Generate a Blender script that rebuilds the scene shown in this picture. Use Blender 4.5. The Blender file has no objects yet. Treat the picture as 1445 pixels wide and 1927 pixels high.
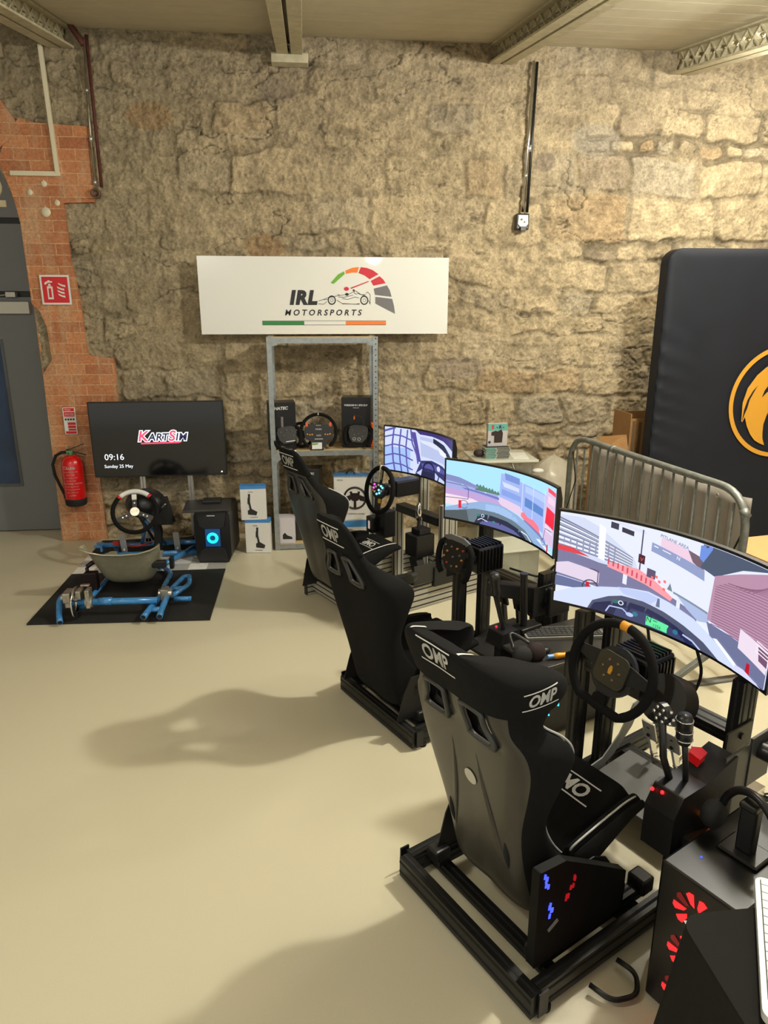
import bpy, bmesh, math, random
import numpy as np
from math import sin, cos, pi, radians
from mathutils import Vector, Matrix
from mathutils.bvhtree import BVHTree
random.seed(7)
SC = bpy.context.scene
COL = SC.collection
# ------------------------------------------------------------------ camera
cam = bpy.data.cameras.new('camera'); camo = bpy.data.objects.new('camera', cam); COL.objects.link(camo)
camo.location = (0, 0, 2.0)
camo.rotation_euler = (radians(90-15.9), 0, radians(-6.0))
cam.sensor_fit = 'VERTICAL'; cam.sensor_height = 36; cam.lens = 1310/1927*36
cam.clip_start = .02; cam.clip_end = 60
SC.camera = camo
# ------------------------------------------------------------------ light and exposure
SC.view_settings.view_transform = 'Standard'; SC.view_settings.look = 'None'
SC.view_settings.gamma = 1; SC.view_settings.exposure = 0.27; SC.view_settings.use_curve_mapping = False
wd = bpy.data.worlds.new('world'); SC.world = wd; wd.use_nodes = True
wd.node_tree.nodes['Background'].inputs[0].default_value = (1.0, .97, .88, 1)
wd.node_tree.nodes['Background'].inputs[1].default_value = .76
LIGHTS = [  # name, position, watts, radius, colour
    ('key_lamp', (2.3, 3.05, 3.3), 262, .08, (1, .965, .86)),
    ('aisle_lamp', (-1.6, 1.6, 3.15), 70, .12, (1, .965, .86)),
    ('far_lamp', (3.6, 4.9, 3.55), 90, .10, (1, .965, .86)),
    ('rear_fill', (1.2, -.8, 3.0), 50, .15, (1, .965, .86)),  # unseen fill light added behind the camera
]
for n, p, w, r, c in LIGHTS:
    l = bpy.data.lights.new(n, 'POINT'); l.energy = w; l.shadow_soft_size = r; l.color = c
    o = bpy.data.objects.new(n, l); o.location = p; COL.objects.link(o)

# ------------------------------------------------------------------ helpers
def lin(c):
    return tuple((v/12.92 if v <= .04045 else ((v+.055)/1.055)**2.4) for v in c)
_m = {}
def mat(name, rgb, rough=.5, metal=0., noise=0., nscale=40., bump=0., bscale=200., spec=.5, alpha=1., trans=0., coat=0.):
    """rgb is sRGB 0..1"""
    if name in _m: return _m[name]
    m = bpy.data.materials.new(name); m.use_nodes = True; _m[name] = m
    nt = m.node_tree; b = nt.nodes['Principled BSDF']
    col = (*lin(rgb), 1)
    b.inputs['Base Color'].default_value = col
    b.inputs['Roughness'].default_value = rough; b.inputs['Metallic'].default_value = metal
    b.inputs['Specular IOR Level'].default_value = spec
    b.inputs['Coat Weight'].default_value = coat
    b.inputs['Transmission Weight'].default_value = trans
    b.inputs['Alpha'].default_value = alpha
    tc = nt.nodes.new('ShaderNodeTexCoord')
    n = nt.nodes.new('ShaderNodeTexNoise'); n.inputs['Scale'].default_value = nscale; n.inputs['Detail'].default_value = 5
    nt.links.new(tc.outputs['Object'], n.inputs['Vector'])
    if noise > 0:
        mx = nt.nodes.new('ShaderNodeMix'); mx.data_type = 'RGBA'; mx.blend_type = 'MULTIPLY'
        mx.inputs[6].default_value = col
        rp = nt.nodes.new('ShaderNodeMapRange'); rp.inputs[1].default_value = .3; rp.inputs[2].default_value = .7
        rp.inputs[3].default_value = 1-noise; rp.inputs[4].default_value = 1+noise*.6
        nt.links.new(n.outputs['Fac'], rp.inputs[0]); nt.links.new(rp.outputs[0], mx.inputs[7])
        mx.inputs[0].default_value = 1
        nt.links.new(mx.outputs[2], b.inputs['Base Color'])
        rr = nt.nodes.new('ShaderNodeMapRange'); rr.inputs[3].default_value = max(rough-.1, .02); rr.inputs[4].default_value = min(rough+.1, 1)
        nt.links.new(n.outputs['Fac'], rr.inputs[0]); nt.links.new(rr.outputs[0], b.inputs['Roughness'])
    if bump > 0:
        n2 = nt.nodes.new('ShaderNodeTexNoise'); n2.inputs['Scale'].default_value = bscale; n2.inputs['Detail'].default_value = 4
        nt.links.new(tc.outputs['Object'], n2.inputs['Vector'])
        bp = nt.nodes.new('ShaderNodeBump'); bp.inputs['Strength'].default_value = bump; bp.inputs['Distance'].default_value = .01
        nt.links.new(n2.outputs['Fac'], bp.inputs['Height']); nt.links.new(bp.outputs[0], b.inputs['Normal'])
    return m
def emit(name, rgb, s=1.):
    if name in _m: return _m[name]
    m = bpy.data.materials.new(name); m.use_nodes = True; _m[name] = m
    b = m.node_tree.nodes['Principled BSDF']
    b.inputs['Base Color'].default_value = (.01, .01, .012, 1); b.inputs['Roughness'].default_value = .35
    b.inputs['Emission Color'].default_value = (*lin(rgb), 1); b.inputs['Emission Strength'].default_value = s
    return m

def basis(d, ref=None):
    d = Vector(d).normalized()
    r = Vector(ref) if ref else (Vector((0, 0, 1)) if abs(d.z) < .95 else Vector((1, 0, 0)))
    a = r.cross(d).normalized(); b = d.cross(a)
    return a, b, d
def frame_m(o, x, y):
    """matrix from origin, x axis, y axis"""
    x = Vector(x).normalized(); y = Vector(y); y = (y-x*y.dot(x)).normalized(); z = x.cross(y)
    m = Matrix((x, y, z)).transposed().to_4x4(); m.translation = Vector(o); return m

class MB:
    def __init__(s): s.v = []; s.f = []; s.m = []; s.sm = []
    def add(s, vs, fs, mi=0, sm=False):
        n = len(s.v); s.v += [tuple(v) for v in vs]
        for f in fs: s.f.append([n+i for i in f]); s.m.append(mi); s.sm.append(sm)
        return s
    def box(s, c, d, mi=0, R=None):
        c = Vector(c); h = [x/2 for x in d]
        vs = [Vector((sx*h[0], sy*h[1], sz*h[2])) for sx in (-1, 1) for sy in (-1, 1) for sz in (-1, 1)]
        if R is not None: vs = [R @ v for v in vs]
        return s.add([c+v for v in vs], [(0, 1, 3, 2), (4, 6, 7, 5), (0, 4, 5, 1), (2, 3, 7, 6), (0, 2, 6, 4), (1, 5, 7, 3)], mi)
    def bb(s, x0, x1, y0, y1, z0, z1, mi=0):
        return s.box(((x0+x1)/2, (y0+y1)/2, (z0+z1)/2), (abs(x1-x0), abs(y1-y0), abs(z1-z0)), mi)
    def bar(s, p, q, w, h, mi=0, up=(0, 0, 1)):
        p = Vector(p); q = Vector(q); d = q-p; L = d.length; d.normalize()
        u = Vector(up)
        if abs(u.dot(d)) > .98: u = Vector((1, 0, 0))
        a = u.cross(d).normalized(); b = d.cross(a)
        vs = [p+d*t+a*(i*w/2)+b*(j*h/2) for t in (0, L) for i, j in ((-1, -1), (1, -1), (1, 1), (-1, 1))]
        return s.add(vs, [(0, 3, 2, 1), (4, 5, 6, 7), (0, 1, 5, 4), (1, 2, 6, 5), (2, 3, 7, 6), (3, 0, 4, 7)], mi)
    def tube(s, pts, r, n=10, mi=0, closed=False, cap=True):
        pts = [Vector(p) for p in pts]; N = len(pts); vs = []; prev = None
        rr = r if isinstance(r, (list, tuple)) else [r]*N
        for i, p in enumerate(pts):
            if closed: d = pts[(i+1) % N]-pts[i-1]
            else: d = pts[min(i+1, N-1)]-pts[max(i-1, 0)]
            d.normalize()
            if prev is None: a, b, _ = basis(d)
            else:
                a = prev-d*prev.dot(d)
                a = a.normalized() if a.length > 1e-6 else basis(d)[0]
                b = d.cross(a)
            prev = a
            vs += [p+(a*cos(2*pi*k/n)+b*sin(2*pi*k/n))*rr[i] for k in range(n)]
        fs = []
        for i in range(N if closed else N-1):
            j = (i+1) % N
            off = 0
            for k in range(n):
                fs.append((i*n+k, i*n+(k+1) % n, j*n+(k+1) % n, j*n+k))
        if cap and not closed:
            fs += [tuple(range(n-1, -1, -1)), tuple((N-1)*n+k for k in range(n))]
        return s.add(vs, fs, mi, True)
    def cyl(s, p, q, r, r2=None, n=20, mi=0):
        r2 = r if r2 is None else r2
        a, b, d = basis(Vector(q)-Vector(p)); p = Vector(p); q = Vector(q)
        vs = [p+(a*cos(2*pi*k/n)+b*sin(2*pi*k/n))*r for k in range(n)]+[q+(a*cos(2*pi*k/n)+b*sin(2*pi*k/n))*r2 for k in range(n)]
        s.add(vs, [(k, (k+1) % n, n+(k+1) % n, n+k) for k in range(n)], mi, True)
        return s.add(vs, [tuple(range(n-1, -1, -1)), tuple(range(n, 2*n))], mi)
    def lathe(s, prof, c=(0, 0, 0), ax=(0, 0, 1), n=24, mi=0):
        a, b, d = basis(ax); c = Vector(c); vs = []
        for r, h in prof: vs += [c+d*h+(a*cos(2*pi*k/n)+b*sin(2*pi*k/n))*r for k in range(n)]
        fs = [(i*n+k, i*n+(k+1) % n, (i+1)*n+(k+1) % n, (i+1)*n+k) for i in range(len(prof)-1) for k in range(n)]
        return s.add(vs, fs, mi, True)
    def prism(s, poly, h, M, mi=0, mside=None):
        """poly in the xy plane of M, extruded from 0 to h along its z"""
        n = len(poly)
        ar = sum(poly[i][0]*poly[(i+1) % n][1]-poly[(i+1) % n][0]*poly[i][1] for i in range(n))
        if ar < 0: poly = poly[::-1]
        vs = [M @ Vector((x, y, z)) for z in (0, h) for x, y in poly]
        s.add(vs, [tuple(range(n-1, -1, -1)), tuple(range(n, 2*n))], mi)
        return s.add(vs, [(k, (k+1) % n, n+(k+1) % n, n+k) for k in range(n)], mi if mside is None else mside)
    def sph(s, c, r, n=16, mi=0, sc=(1, 1, 1), R=None):
        c = Vector(c); vs = []; fs = []; m = n//2
        for i in range(m+1):
            t = pi*i/m
            for k in range(n):
                v = Vector((sin(t)*cos(2*pi*k/n)*sc[0], sin(t)*sin(2*pi*k/n)*sc[1], cos(t)*sc[2]))*r
                if R is not None: v = R @ v
                vs.append(c+v)
        for i in range(m):
            for k in range(n): fs.append((i*n+k, (i+1)*n+k, (i+1)*n+(k+1) % n, i*n+(k+1) % n))
        return s.add(vs, fs, mi, True)
    def text(s, body, size, M, mi=0, shear=0., bold=0., ext=0.0005, align='CENTER', space=1.):
        vs, fs = text_geo(body, size, shear, bold, ext, align, space)
        return s.add([M @ Vector(v) for v in vs], fs, mi)
    def build(s, name, mats, parent=None, bevel=0., sub=0, loc=None, label=None):
        me = bpy.data.meshes.new(name)
        me.from_pydata([tuple(v) for v in s.v], [], s.f)
        for m in (mats if isinstance(mats, (list, tuple)) else [mats]): me.materials.append(m)
        me.polygons.foreach_set('material_index', s.m)
        me.polygons.foreach_set('use_smooth', s.sm)
        me.update(); me.validate()
        o = bpy.data.objects.new(name, me); COL.objects.link(o)
        if parent is not None: o.parent = parent
        if loc is not None: o.location = loc
        if bevel > 0:
            b = o.modifiers.new('bevel', 'BEVEL'); b.width = bevel; b.segments = 2; b.limit_method = 'ANGLE'; b.angle_limit = radians(40)
        if sub:
            b = o.modifiers.new('sub', 'SUBSURF'); b.levels = sub; b.render_levels = sub
        if label: o['label'] = label
        return o
_tc = {}
def text_geo(body, size, shear=0., bold=0., ext=.0005, align='CENTER', space=1.):
    k = (body, size, shear, bold, ext, align, space)
    if k in _tc: return _tc[k]
    cu = bpy.data.curves.new('t', 'FONT'); cu.body = body; cu.size = size; cu.shear = shear; cu.offset = bold
    cu.extrude = ext; cu.align_x = align; cu.align_y = 'CENTER'; cu.space_character = space; cu.resolution_u = 3
    o = bpy.data.objects.new('t', cu); COL.objects.link(o)
    dg = bpy.context.evaluated_depsgraph_get(); dg.update()
    me = bpy.data.meshes.new_from_object(o.evaluated_get(dg))
    r = ([tuple(v.co) for v in me.vertices], [tuple(p.vertices) for p in me.polygons])
    bpy.data.objects.remove(o); bpy.data.curves.remove(cu); bpy.data.meshes.remove(me)
    _tc[k] = r; return r

def tag(o, label, cat, group=None, kind=None):
    o['label'] = label; o['category'] = cat
    if group: o['group'] = group
    if kind: o['kind'] = kind
    return o
def struct(o): o['kind'] = 'structure'; return o
def thing(name, label, cat, loc=(0, 0, 0), rz=0., group=None):
    o = bpy.data.objects.new(name, None); COL.objects.link(o); o.location = loc; o.rotation_euler = (0, 0, rz)
    o.empty_display_size = .1
    return tag(o, label, cat, group)
def arc(c, r, a0, a1, n, ax='xz'):
    out = []
    for i in range(n+1):
        a = radians(a0+(a1-a0)*i/n); x = r*cos(a); y = r*sin(a)
        out.append({'xz': (c[0]+x, c[1], c[2]+y), 'xy': (c[0]+x, c[1]+y, c[2]), 'yz': (c[0], c[1]+x, c[2]+y)}[ax])
    return out
def rounded(pts, r, n=5):
    """round the corners of a 3-D polyline"""
    pts = [Vector(p) for p in pts]; out = [pts[0]]
    for i in range(1, len(pts)-1):
        a = (pts[i-1]-pts[i]); b = (pts[i+1]-pts[i]); rr = min(r, a.length*.45, b.length*.45)
        p0 = pts[i]+a.normalized()*rr; p1 = pts[i]+b.normalized()*rr
        for k in range(n+1):
            t = k/n; out.append(p0*(1-t)**2+pts[i]*2*t*(1-t)+p1*t*t)
    out.append(pts[-1]); return out
def rrect(w, h, r, n=4):
    out = []
    for cx, cy, a in ((w/2-r, h/2-r, 0), (-w/2+r, h/2-r, 90), (-w/2+r, -h/2+r, 180), (w/2-r, -h/2+r, 270)):
        for k in range(n+1):
            t = radians(a+90*k/n); out.append((cx+r*cos(t), cy+r*sin(t)))
    return out
def circ(r, n=24, c=(0, 0)): return [(c[0]+r*cos(2*pi*k/n), c[1]+r*sin(2*pi*k/n)) for k in range(n)]

# common materials
BLACK = mat('black_powder_coat', (.10, .10, .10), .45, 0, .15, 60)
BLACKP = mat('black_plastic', (.075, .075, .078), .38, 0)
BLACKM = mat('black_anodised_profile', (.12, .12, .12), .34, .4)
FAB = mat('black_velour', (.085, .085, .083), .95, 0, .3, 300, .5, 900, spec=.2)
SHELLG = mat('smoked_fibreglass', (.205, .195, .17), .36, 0, .25, 7, coat=.15)
SHELLC = mat('grey_fibreglass', (.235, .23, .21), .34, 0, .2, 9, coat=.15)
WHITE = mat('white_print', (.86, .86, .84), .5)
PIPE = mat('silver_piping', (.74, .74, .72), .5)
RUB = mat('black_rubber', (.06, .06, .06), .8)
SUEDE = mat('black_suede', (.075, .072, .07), .95, 0, .2, 400, spec=.2)
ALU = mat('brushed_aluminium', (.78, .77, .74), .35, .75, .1, 30)
CHROME = mat('chrome', (.85, .85, .85), .12, 1)
GALV = mat('galvanised_steel', (.60, .62, .62), .42, .6, .18, 25)
OSB = mat('shelf_board', (.78, .68, .50), .7, 0, .15, 60)
GOLD = mat('gold_print', (.80, .58, .18), .55)
RED = mat('red_paint', (.78, .05, .06), .3, coat=.4)
REDS = mat('red_sign', (.80, .06, .09), .35)
# ------------------------------------------------------------------ stone wall (real relief, numpy height field)
YW = 6.37
rng = np.random.RandomState(3)
def vnoise(X, Z, f, seed):
    r = np.random.RandomState(seed); G = r.rand(257, 257)
    x = (X+20)*f; z = (Z+20)*f
    xi = np.floor(x).astype(int); zi = np.floor(z).astype(int); fx = x-xi; fz = z-zi
    fx = fx*fx*(3-2*fx); fz = fz*fz*(3-2*fz)
    a = G[xi % 256, zi % 256]; b = G[(xi+1) % 256, zi % 256]; c = G[xi % 256, (zi+1) % 256]; d = G[(xi+1) % 256, (zi+1) % 256]
    return (a*(1-fx)+b*fx)*(1-fz)+(c*(1-fx)+d*fx)*fz
def fbm(X, Z, f, seed, o=4):
    s = 0; a = .5; t = 0
    for k in range(o): s = s+a*vnoise(X, Z, f*2**k, seed+k); t += a; a *= .5
    return s/t
def smooth(a, b, x): t = np.clip((x-a)/(b-a), 0, 1); return t*t*(3-2*t)
def stone_field(X, Z):
    wx = X+(fbm(X, Z, 2.2, 11, 3)-.5)*.22+(fbm(X, Z, 9, 15, 2)-.5)*.05
    wz = Z+(fbm(X, Z, 1.7, 21, 3)-.5)*.20+(fbm(X, Z, 9, 25, 2)-.5)*.05
    zb = [-.3]
    while zb[-1] < 5.2: zb.append(zb[-1]+rng.choice([.13, .2, .26, .3, .34]))
    zb = np.array(zb); ci = np.searchsorted(zb, wz)-1
    h = np.zeros_like(X); edge = np.ones_like(X)*.3; sid = np.zeros(X.shape, int)
    nid = 0
    for c in range(len(zb)-1):
        m = ci == c
        if not m.any(): continue
        hh = zb[c+1]-zb[c]; xb = [-5.6+rng.rand()*.3]
        while xb[-1] < 6.4: xb.append(xb[-1]+hh*rng.uniform(.9, 2.2)+.05)
        xb = np.array(xb); x = wx[m]; z = wz[m]; k = np.clip(np.searchsorted(xb, x)-1, 0, len(xb)-2)
        dx = np.minimum(x-xb[k], xb[k+1]-x); dz = np.minimum(z-zb[c], zb[c+1]-z)
        rr = .055
        qx = np.maximum(rr-dx, 0); qz = np.maximum(rr-dz, 0)
        d = np.where((dx < rr) & (dz < rr), rr-np.sqrt(qx**2+qz**2), np.minimum(dx, dz))
        edge[m] = d; sid[m] = nid+k; nid += len(xb)
    R = np.random.RandomState(5); rv = R.rand(nid+5, 6)
    s = rv[sid]
    right = smooth(1.9, 2.7, X)*smooth(1.9, 2.4, Z)*(1-smooth(3.4, 3.8, Z))         # clear rounded stones
    low = (1-smooth(1.2, 2.1, Z))
    vis = np.clip(.30+.6*right+.42*low+.6*(s[..., 0]-.45), .12, 1)
    e = smooth(.004, .035, edge)
    f1 = fbm(X, Z, 14, 31, 4); f2 = fbm(X, Z, 45, 41, 3); f3 = fbm(X*.45, Z*1.3, 7, 51, 4)
    ridge = 1-np.abs(2*fbm(X*.6, Z*1.5, 3.2, 61, 4)-1)
    crack = smooth(.975, .995, ridge)*smooth(.55, .72, vnoise(X, Z, 2.6, 71))
    crack2 = smooth(.96, .99, 1-np.abs(2*fbm(X*.6, Z*1.4, 11, 81, 3)-1))*smooth(.55, .72, vnoise(X, Z, 3.3, 75))
    mort = (1-e)*vis
    line = smooth(.030, .012, edge)*smooth(.42, .62, fbm(X, Z, 3.5, 95, 3)); gap = np.clip(mort*smooth(.45, .75, fbm(X, Z, 5, 91, 3))*.7+line*(.35+.65*vis), 0, 1)
    pit = smooth(.62, .78, f2)
    H = vis*e*(.006+.022*s[..., 1])+.034*(f1-.5)+.030*(f2-.5)+.035*(f3-.5)-.012*crack-.008*crack2-.016*gap-.006*pit
    # colour (albedo, linear)
    base = np.array([.47, .375, .235]); mortc = np.array([.52, .43, .285])
    grey = np.array([.36, .32, .25]); brown = np.array([.36, .225, .11]); dark = np.array([.25, .20, .155])
    C = np.ones(X.shape+(3,))*base
    t = s[..., 2][..., None]; amt = (e*vis)[..., None]
    C = C*(1+.35*(s[..., 3][..., None]-.5)*amt)
    C = np.where(t > .72, C*(1-amt*.55)+grey*amt*.55, C)
    C = np.where((t < .09), C*(1-amt*.6)+brown*amt*.6, C)
    C = np.where((t > .09) & (t < .17), C*(1-amt*.5)+dark*amt*.5, C)
    mm = (mort*.55)[..., None]; md = mortc*(1-.42*right[..., None]); C = C*(1-mm)+md*mm
    C = C*(.60+.80*f1[..., None])*(.66+.68*f2[..., None])*(.78+.44*fbm(X, Z, 1.1, 101, 3)[..., None])
    for cr, k in ((crack, .62), (crack2, .4), (gap, .40), (pit, .3)): C = C*(1-k*cr[..., None])
    # beam shade painted into the colour along the top; duller tone at the left
    top_shade = smooth(3.3, 4.0, Z+.35*(fbm(X, Z, 1.5, 111, 3)-.5))[..., None]
    C = C*(1-.25*top_shade)+np.array([.2, .175, .14])*.2*top_shade
    lft = (1-smooth(-1.4, -.4, X+.5*(fbm(X, Z, 1.2, 121, 3)-.5)))[..., None]
    C = C*(1-.32*lft)+np.array([.27, .235, .15])*.32*lft
    patch = lambda cx, cz, a, b: smooth(1.15, .8, ((X-cx)/a)**2+((Z-cz)/b)**2+.8*(f3-.5))[..., None]
    for cx, cz, a, b, col in ((-1.22, 3.52, .19, .10, brown), (-.36, 2.55, .17, .11, brown*1.1), (-.2, 3.72, .15, .09, dark*.9),
                              (2.05, 3.25, .09, .08, dark), (1.35, 1.52, .25, .10, dark*1.2), (2.5, 3.42, .22, .13, grey*1.1)):
        p = patch(cx, cz, a, b); C = C*(1-.6*p)+col*(.8+.4*f2[..., None])*.6*p
    return H, np.clip(C, .01, 1)
def wall_grid(xs, zs, place, name, keep=None):
    X, Z = np.meshgrid(xs, zs, indexing='ij'); H, Cc_ = stone_field(X, Z)
    nx, nz = len(xs), len(zs)
    co = place(X, Z, H).reshape(-1, 3)
    i = np.arange(nx-1)[:, None]*nz+np.arange(nz-1)[None]
    q = np.stack([i, i+nz, i+nz+1, i+1], -1).reshape(-1, 4)
    if keep is not None: q = q[keep(X[:-1, :-1].ravel(), Z[:-1, :-1].ravel())]
    me = bpy.data.meshes.new(name); me.vertices.add(len(co)); me.vertices.foreach_set('co', co.ravel())
    me.loops.add(len(q)*4); me.loops.foreach_set('vertex_index', q.ravel().astype(np.int32))
    me.polygons.add(len(q)); me.polygons.foreach_set('loop_start', (np.arange(len(q))*4).astype(np.int32))
    me.polygons.foreach_set('loop_total', np.full(len(q), 4, np.int32))
    me.update(calc_edges=True); me.polygons.foreach_set('use_smooth', np.ones(len(q), bool))
    ca = me.color_attributes.new('stone', 'FLOAT_COLOR', 'POINT')
    ca.data.foreach_set('color', np.concatenate([Cc_.reshape(-1, 3), np.ones((len(co), 1))], 1).ravel())
    o = bpy.data.objects.new(name, me); COL.objects.link(o); me.materials.append(stonemat()); return struct(o)
def stonemat():
    if 'stone' in _m: return _m['stone']
    m = bpy.data.materials.new('rubble_stone'); m.use_nodes = True; _m['stone'] = m; nt = m.node_tree; b = nt.nodes['Principled BSDF']
    b.inputs['Roughness'].default_value = .92; b.inputs['Specular IOR Level'].default_value = .2
    at = nt.nodes.new('ShaderNodeVertexColor'); at.layer_name = 'stone'
    tc = nt.nodes.new('ShaderNodeTexCoord')
    n = nt.nodes.new('ShaderNodeTexNoise'); n.inputs['Scale'].default_value = 55; n.inputs['Detail'].default_value = 8; n.inputs['Roughness'].default_value = .78
    nt.links.new(tc.outputs['Object'], n.inputs[0])
    r = nt.nodes.new('ShaderNodeMapRange'); r.inputs[1].default_value = .3; r.inputs[2].default_value = .7; r.inputs[3].default_value = .58; r.inputs[4].default_value = 1.38
    nt.links.new(n.outputs['Fac'], r.inputs[0])
    mx = nt.nodes.new('ShaderNodeMix'); mx.data_type = 'RGBA'; mx.blend_type = 'MULTIPLY'; mx.inputs[0].default_value = 1
    nt.links.new(at.outputs[0], mx.inputs[6]); nt.links.new(r.outputs[0], mx.inputs[7]); nt.links.new(mx.outputs[2], b.inputs['Base Color'])
    bp = nt.nodes.new('ShaderNodeBump'); bp.inputs['Strength'].default_value = .9; bp.inputs['Distance'].default_value = .012
    nt.links.new(n.outputs['Fac'], bp.inputs['Height']); nt.links.new(bp.outputs[0], b.inputs['Normal'])
    return m
xs = np.concatenate([np.arange(-5.2, -3.2, .05), np.arange(-3.2, 4.2, .009), np.arange(4.2, 5.4, .05)])
zs = np.arange(-.02, 4.9, .009)
def archz(x):
    t = np.clip(1-((x+3.2)/.91)**2, 0, 1); return 2.45+1.3*np.sqrt(t)
wall_grid(xs, zs, lambda X, Z, H: np.stack([X, YW-.0-H, Z], -1), 'wall_back', keep=lambda x, z: ~((x < -2.29) & (x > -4.11) & (z < archz(x))))
pl_ = mat('rough_painted_plaster', (.62, .55, .42), .9, 0, .25, 3, .3, 30)
struct(MB().bb(-5.3, -5.2, -1.5, 6.5, 0, 4.9).build('wall_left', pl_))
struct(MB().bb(5.4, 5.5, -1.5, 6.5, 0, 4.9).build('wall_right', pl_))
# floor
def floormat():
    m = mat('floor_paint', (.795, .765, .66), .33, 0, .035, 260, .04, 500, spec=.4)
    return m
struct(MB().bb(-5.3, 5.5, -1.5, 7.2, -.1, 0).build('floor', floormat()))
# brick pier beside the door, arch ring above it
def brickmat():
    m = bpy.data.materials.new('old_red_brick'); m.use_nodes = True; nt = m.node_tree; b = nt.nodes['Principled BSDF']
    b.inputs['Roughness'].default_value = .85
    tc = nt.nodes.new('ShaderNodeTexCoord'); mp = nt.nodes.new('ShaderNodeMapping'); mp.inputs['Rotation'].default_value = (radians(-90), 0, 0)
    mp.inputs['Location'].default_value = (.04, .0, .02)
    nt.links.new(tc.outputs['Object'], mp.inputs[0])
    br = nt.nodes.new('ShaderNodeTexBrick'); br.inputs['Scale'].default_value = 1
    br.inputs['Brick Width'].default_value = .235; br.inputs['Row Height'].default_value = .088; br.inputs['Mortar Size'].default_value = .0035
    br.inputs['Mortar Smooth'].default_value = .3
    br.inputs['Color1'].default_value = (*lin((.78, .53, .36)), 1); br.inputs['Color2'].default_value = (*lin((.67, .42, .28)), 1)
    br.inputs['Mortar'].default_value = (*lin((.80, .66, .50)), 1)
    nt.links.new(mp.outputs[0], br.inputs[0])
    n = nt.nodes.new('ShaderNodeTexNoise'); n.inputs['Scale'].default_value = 5; n.inputs['Detail'].default_value = 6
    mp2 = nt.nodes.new('ShaderNodeMapping'); mp2.inputs['Scale'].default_value = (2.2, 1, .5)
    nt.links.new(tc.outputs['Object'], mp2.inputs[0]); nt.links.new(mp2.outputs[0], n.inputs[0])
    r = nt.nodes.new('ShaderNodeValToRGB'); r.color_ramp.elements[0].position = .46; r.color_ramp.elements[1].position = .66
    nt.links.new(n.outputs['Fac'], r.inputs[0])
    mx = nt.nodes.new('ShaderNodeMix'); mx.data_type = 'RGBA'; nt.links.new(r.outputs[0], mx.inputs[0])
    ml = nt.nodes.new('ShaderNodeMath'); ml.operation = 'MULTIPLY'; ml.inputs[1].default_value = .58
    nt.links.new(r.outputs[0], ml.inputs[0]); nt.links.new(ml.outputs[0], mx.inputs[0])
    nt.links.new(br.outputs['Color'], mx.inputs[6]); mx.inputs[7].default_value = (*lin((.76, .64, .50)), 1)
    n3 = nt.nodes.new('ShaderNodeTexNoise'); n3.inputs['Scale'].default_value = 60; n3.inputs['Detail'].default_value = 5
    nt.links.new(tc.outputs['Object'], n3.inputs[0])
    r3 = nt.nodes.new('ShaderNodeMapRange'); r3.inputs[1].default_value = .3; r3.inputs[2].default_value = .7; r3.inputs[3].default_value = .75; r3.inputs[4].default_value = 1.15
    nt.links.new(n3.outputs['Fac'], r3.inputs[0])
    m2 = nt.nodes.new('ShaderNodeMix'); m2.data_type = 'RGBA'; m2.blend_type = 'MULTIPLY'; m2.inputs[0].default_value = 1
    nt.links.new(mx.outputs[2], m2.inputs[6]); nt.links.new(r3.outputs[0], m2.inputs[7]); nt.links.new(m2.outputs[2], b.inputs['Base Color'])
    ad = nt.nodes.new('ShaderNodeMath'); ad.operation = 'SUBTRACT'; nt.links.new(n3.outputs['Fac'], ad.inputs[0]); nt.links.new(br.outputs['Fac'], ad.inputs[1])
    bp = nt.nodes.new('ShaderNodeBump'); bp.inputs['Strength'].default_value = .5; bp.inputs['Distance'].default_value = .006
    nt.links.new(ad.outputs[0], bp.inputs['Height']); nt.links.new(bp.outputs[0], b.inputs['Normal'])
    return m
BRK = brickmat()
MW = frame_m((0, YW, 0), (1, 0, 0), (0, 0, 1))          # local x right, y up, z = -y world (towards camera)
YP = .045
pier = MB()
pier.prism([(-2.29, 0), (-1.895, 0), (-1.9, .88), (-1.68, .88), (-1.67, 1.63), (-1.885, 1.66), (-1.9, 2.1), (-1.935, 2.45), (-1.94, 2.86),
            (-1.70, 2.87), (-1.69, 3.42), (-2.08, 3.44), (-2.2, 3.47), (-2.30, 3.36), (-2.40, 3.16), (-2.33, 2.95), (-2.29, 2.73), (-2.285, 2.08), (-2.23, 2.02), (-2.19, 1.9),
            (-2.18, 1.62), (-2.27, 1.5)], YP, MW)
pier.bb(-2.29, -2.27, YW, 6.9, 0, 2.75)
for k in range(12):                                         # voussoirs of the arch
    t = radians(40+k*11); a0, a1 = t-radians(5), t+radians(5)
    P = lambda a, s: (-3.2+.91*s*cos(a)*1.0, 2.45+1.3*(1+(s-1)*.7)*sin(a))
    pier.prism([P(a0, 1.0), P(a0, 1.36), P(a1, 1.36), P(a1, 1.0)], YP+.007+.004*(k % 3), MW)
struct(pier.build('wall_pier', BRK, bevel=.004))
GREYD = mat('grey_door_paint', (.45, .465, .47), .5, 0, .08, 200)
DK = mat('door_dark_gap', (.12, .12, .125), .5)
dr = thing('door_1', 'grey door', 'door', (-3.2, 6.66, 0)); del dr['label']; del dr['category']; dr['kind'] = 'structure'
MB().bb(-.92, .92, .04, .10, 2.79, 3.9).bb(-.92, .92, .04, .10, 2.19, 2.74).build('transom_panel', GREYD, dr)
MB().bb(-.92, .92, .06, .11, 0, 3.9).build('door_frame', DK, dr)
MB().bb(-.9, .90, .02, .06, .01, 2.14).build('door_leaf', GREYD, dr, bevel=.003)
MB().bb(.20, .50, .012, .02, .44, 1.78).build('vision_panel_frame', mat('panel_bead', (.33, .34, .35), .4), dr, bevel=.003)
MB().bb(.225, .475, .008, .013, .47, 1.75).build('vision_panel', mat('dark_blue_glass', (.20, .27, .38), .08, 0, .3, 2), dr)
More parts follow.
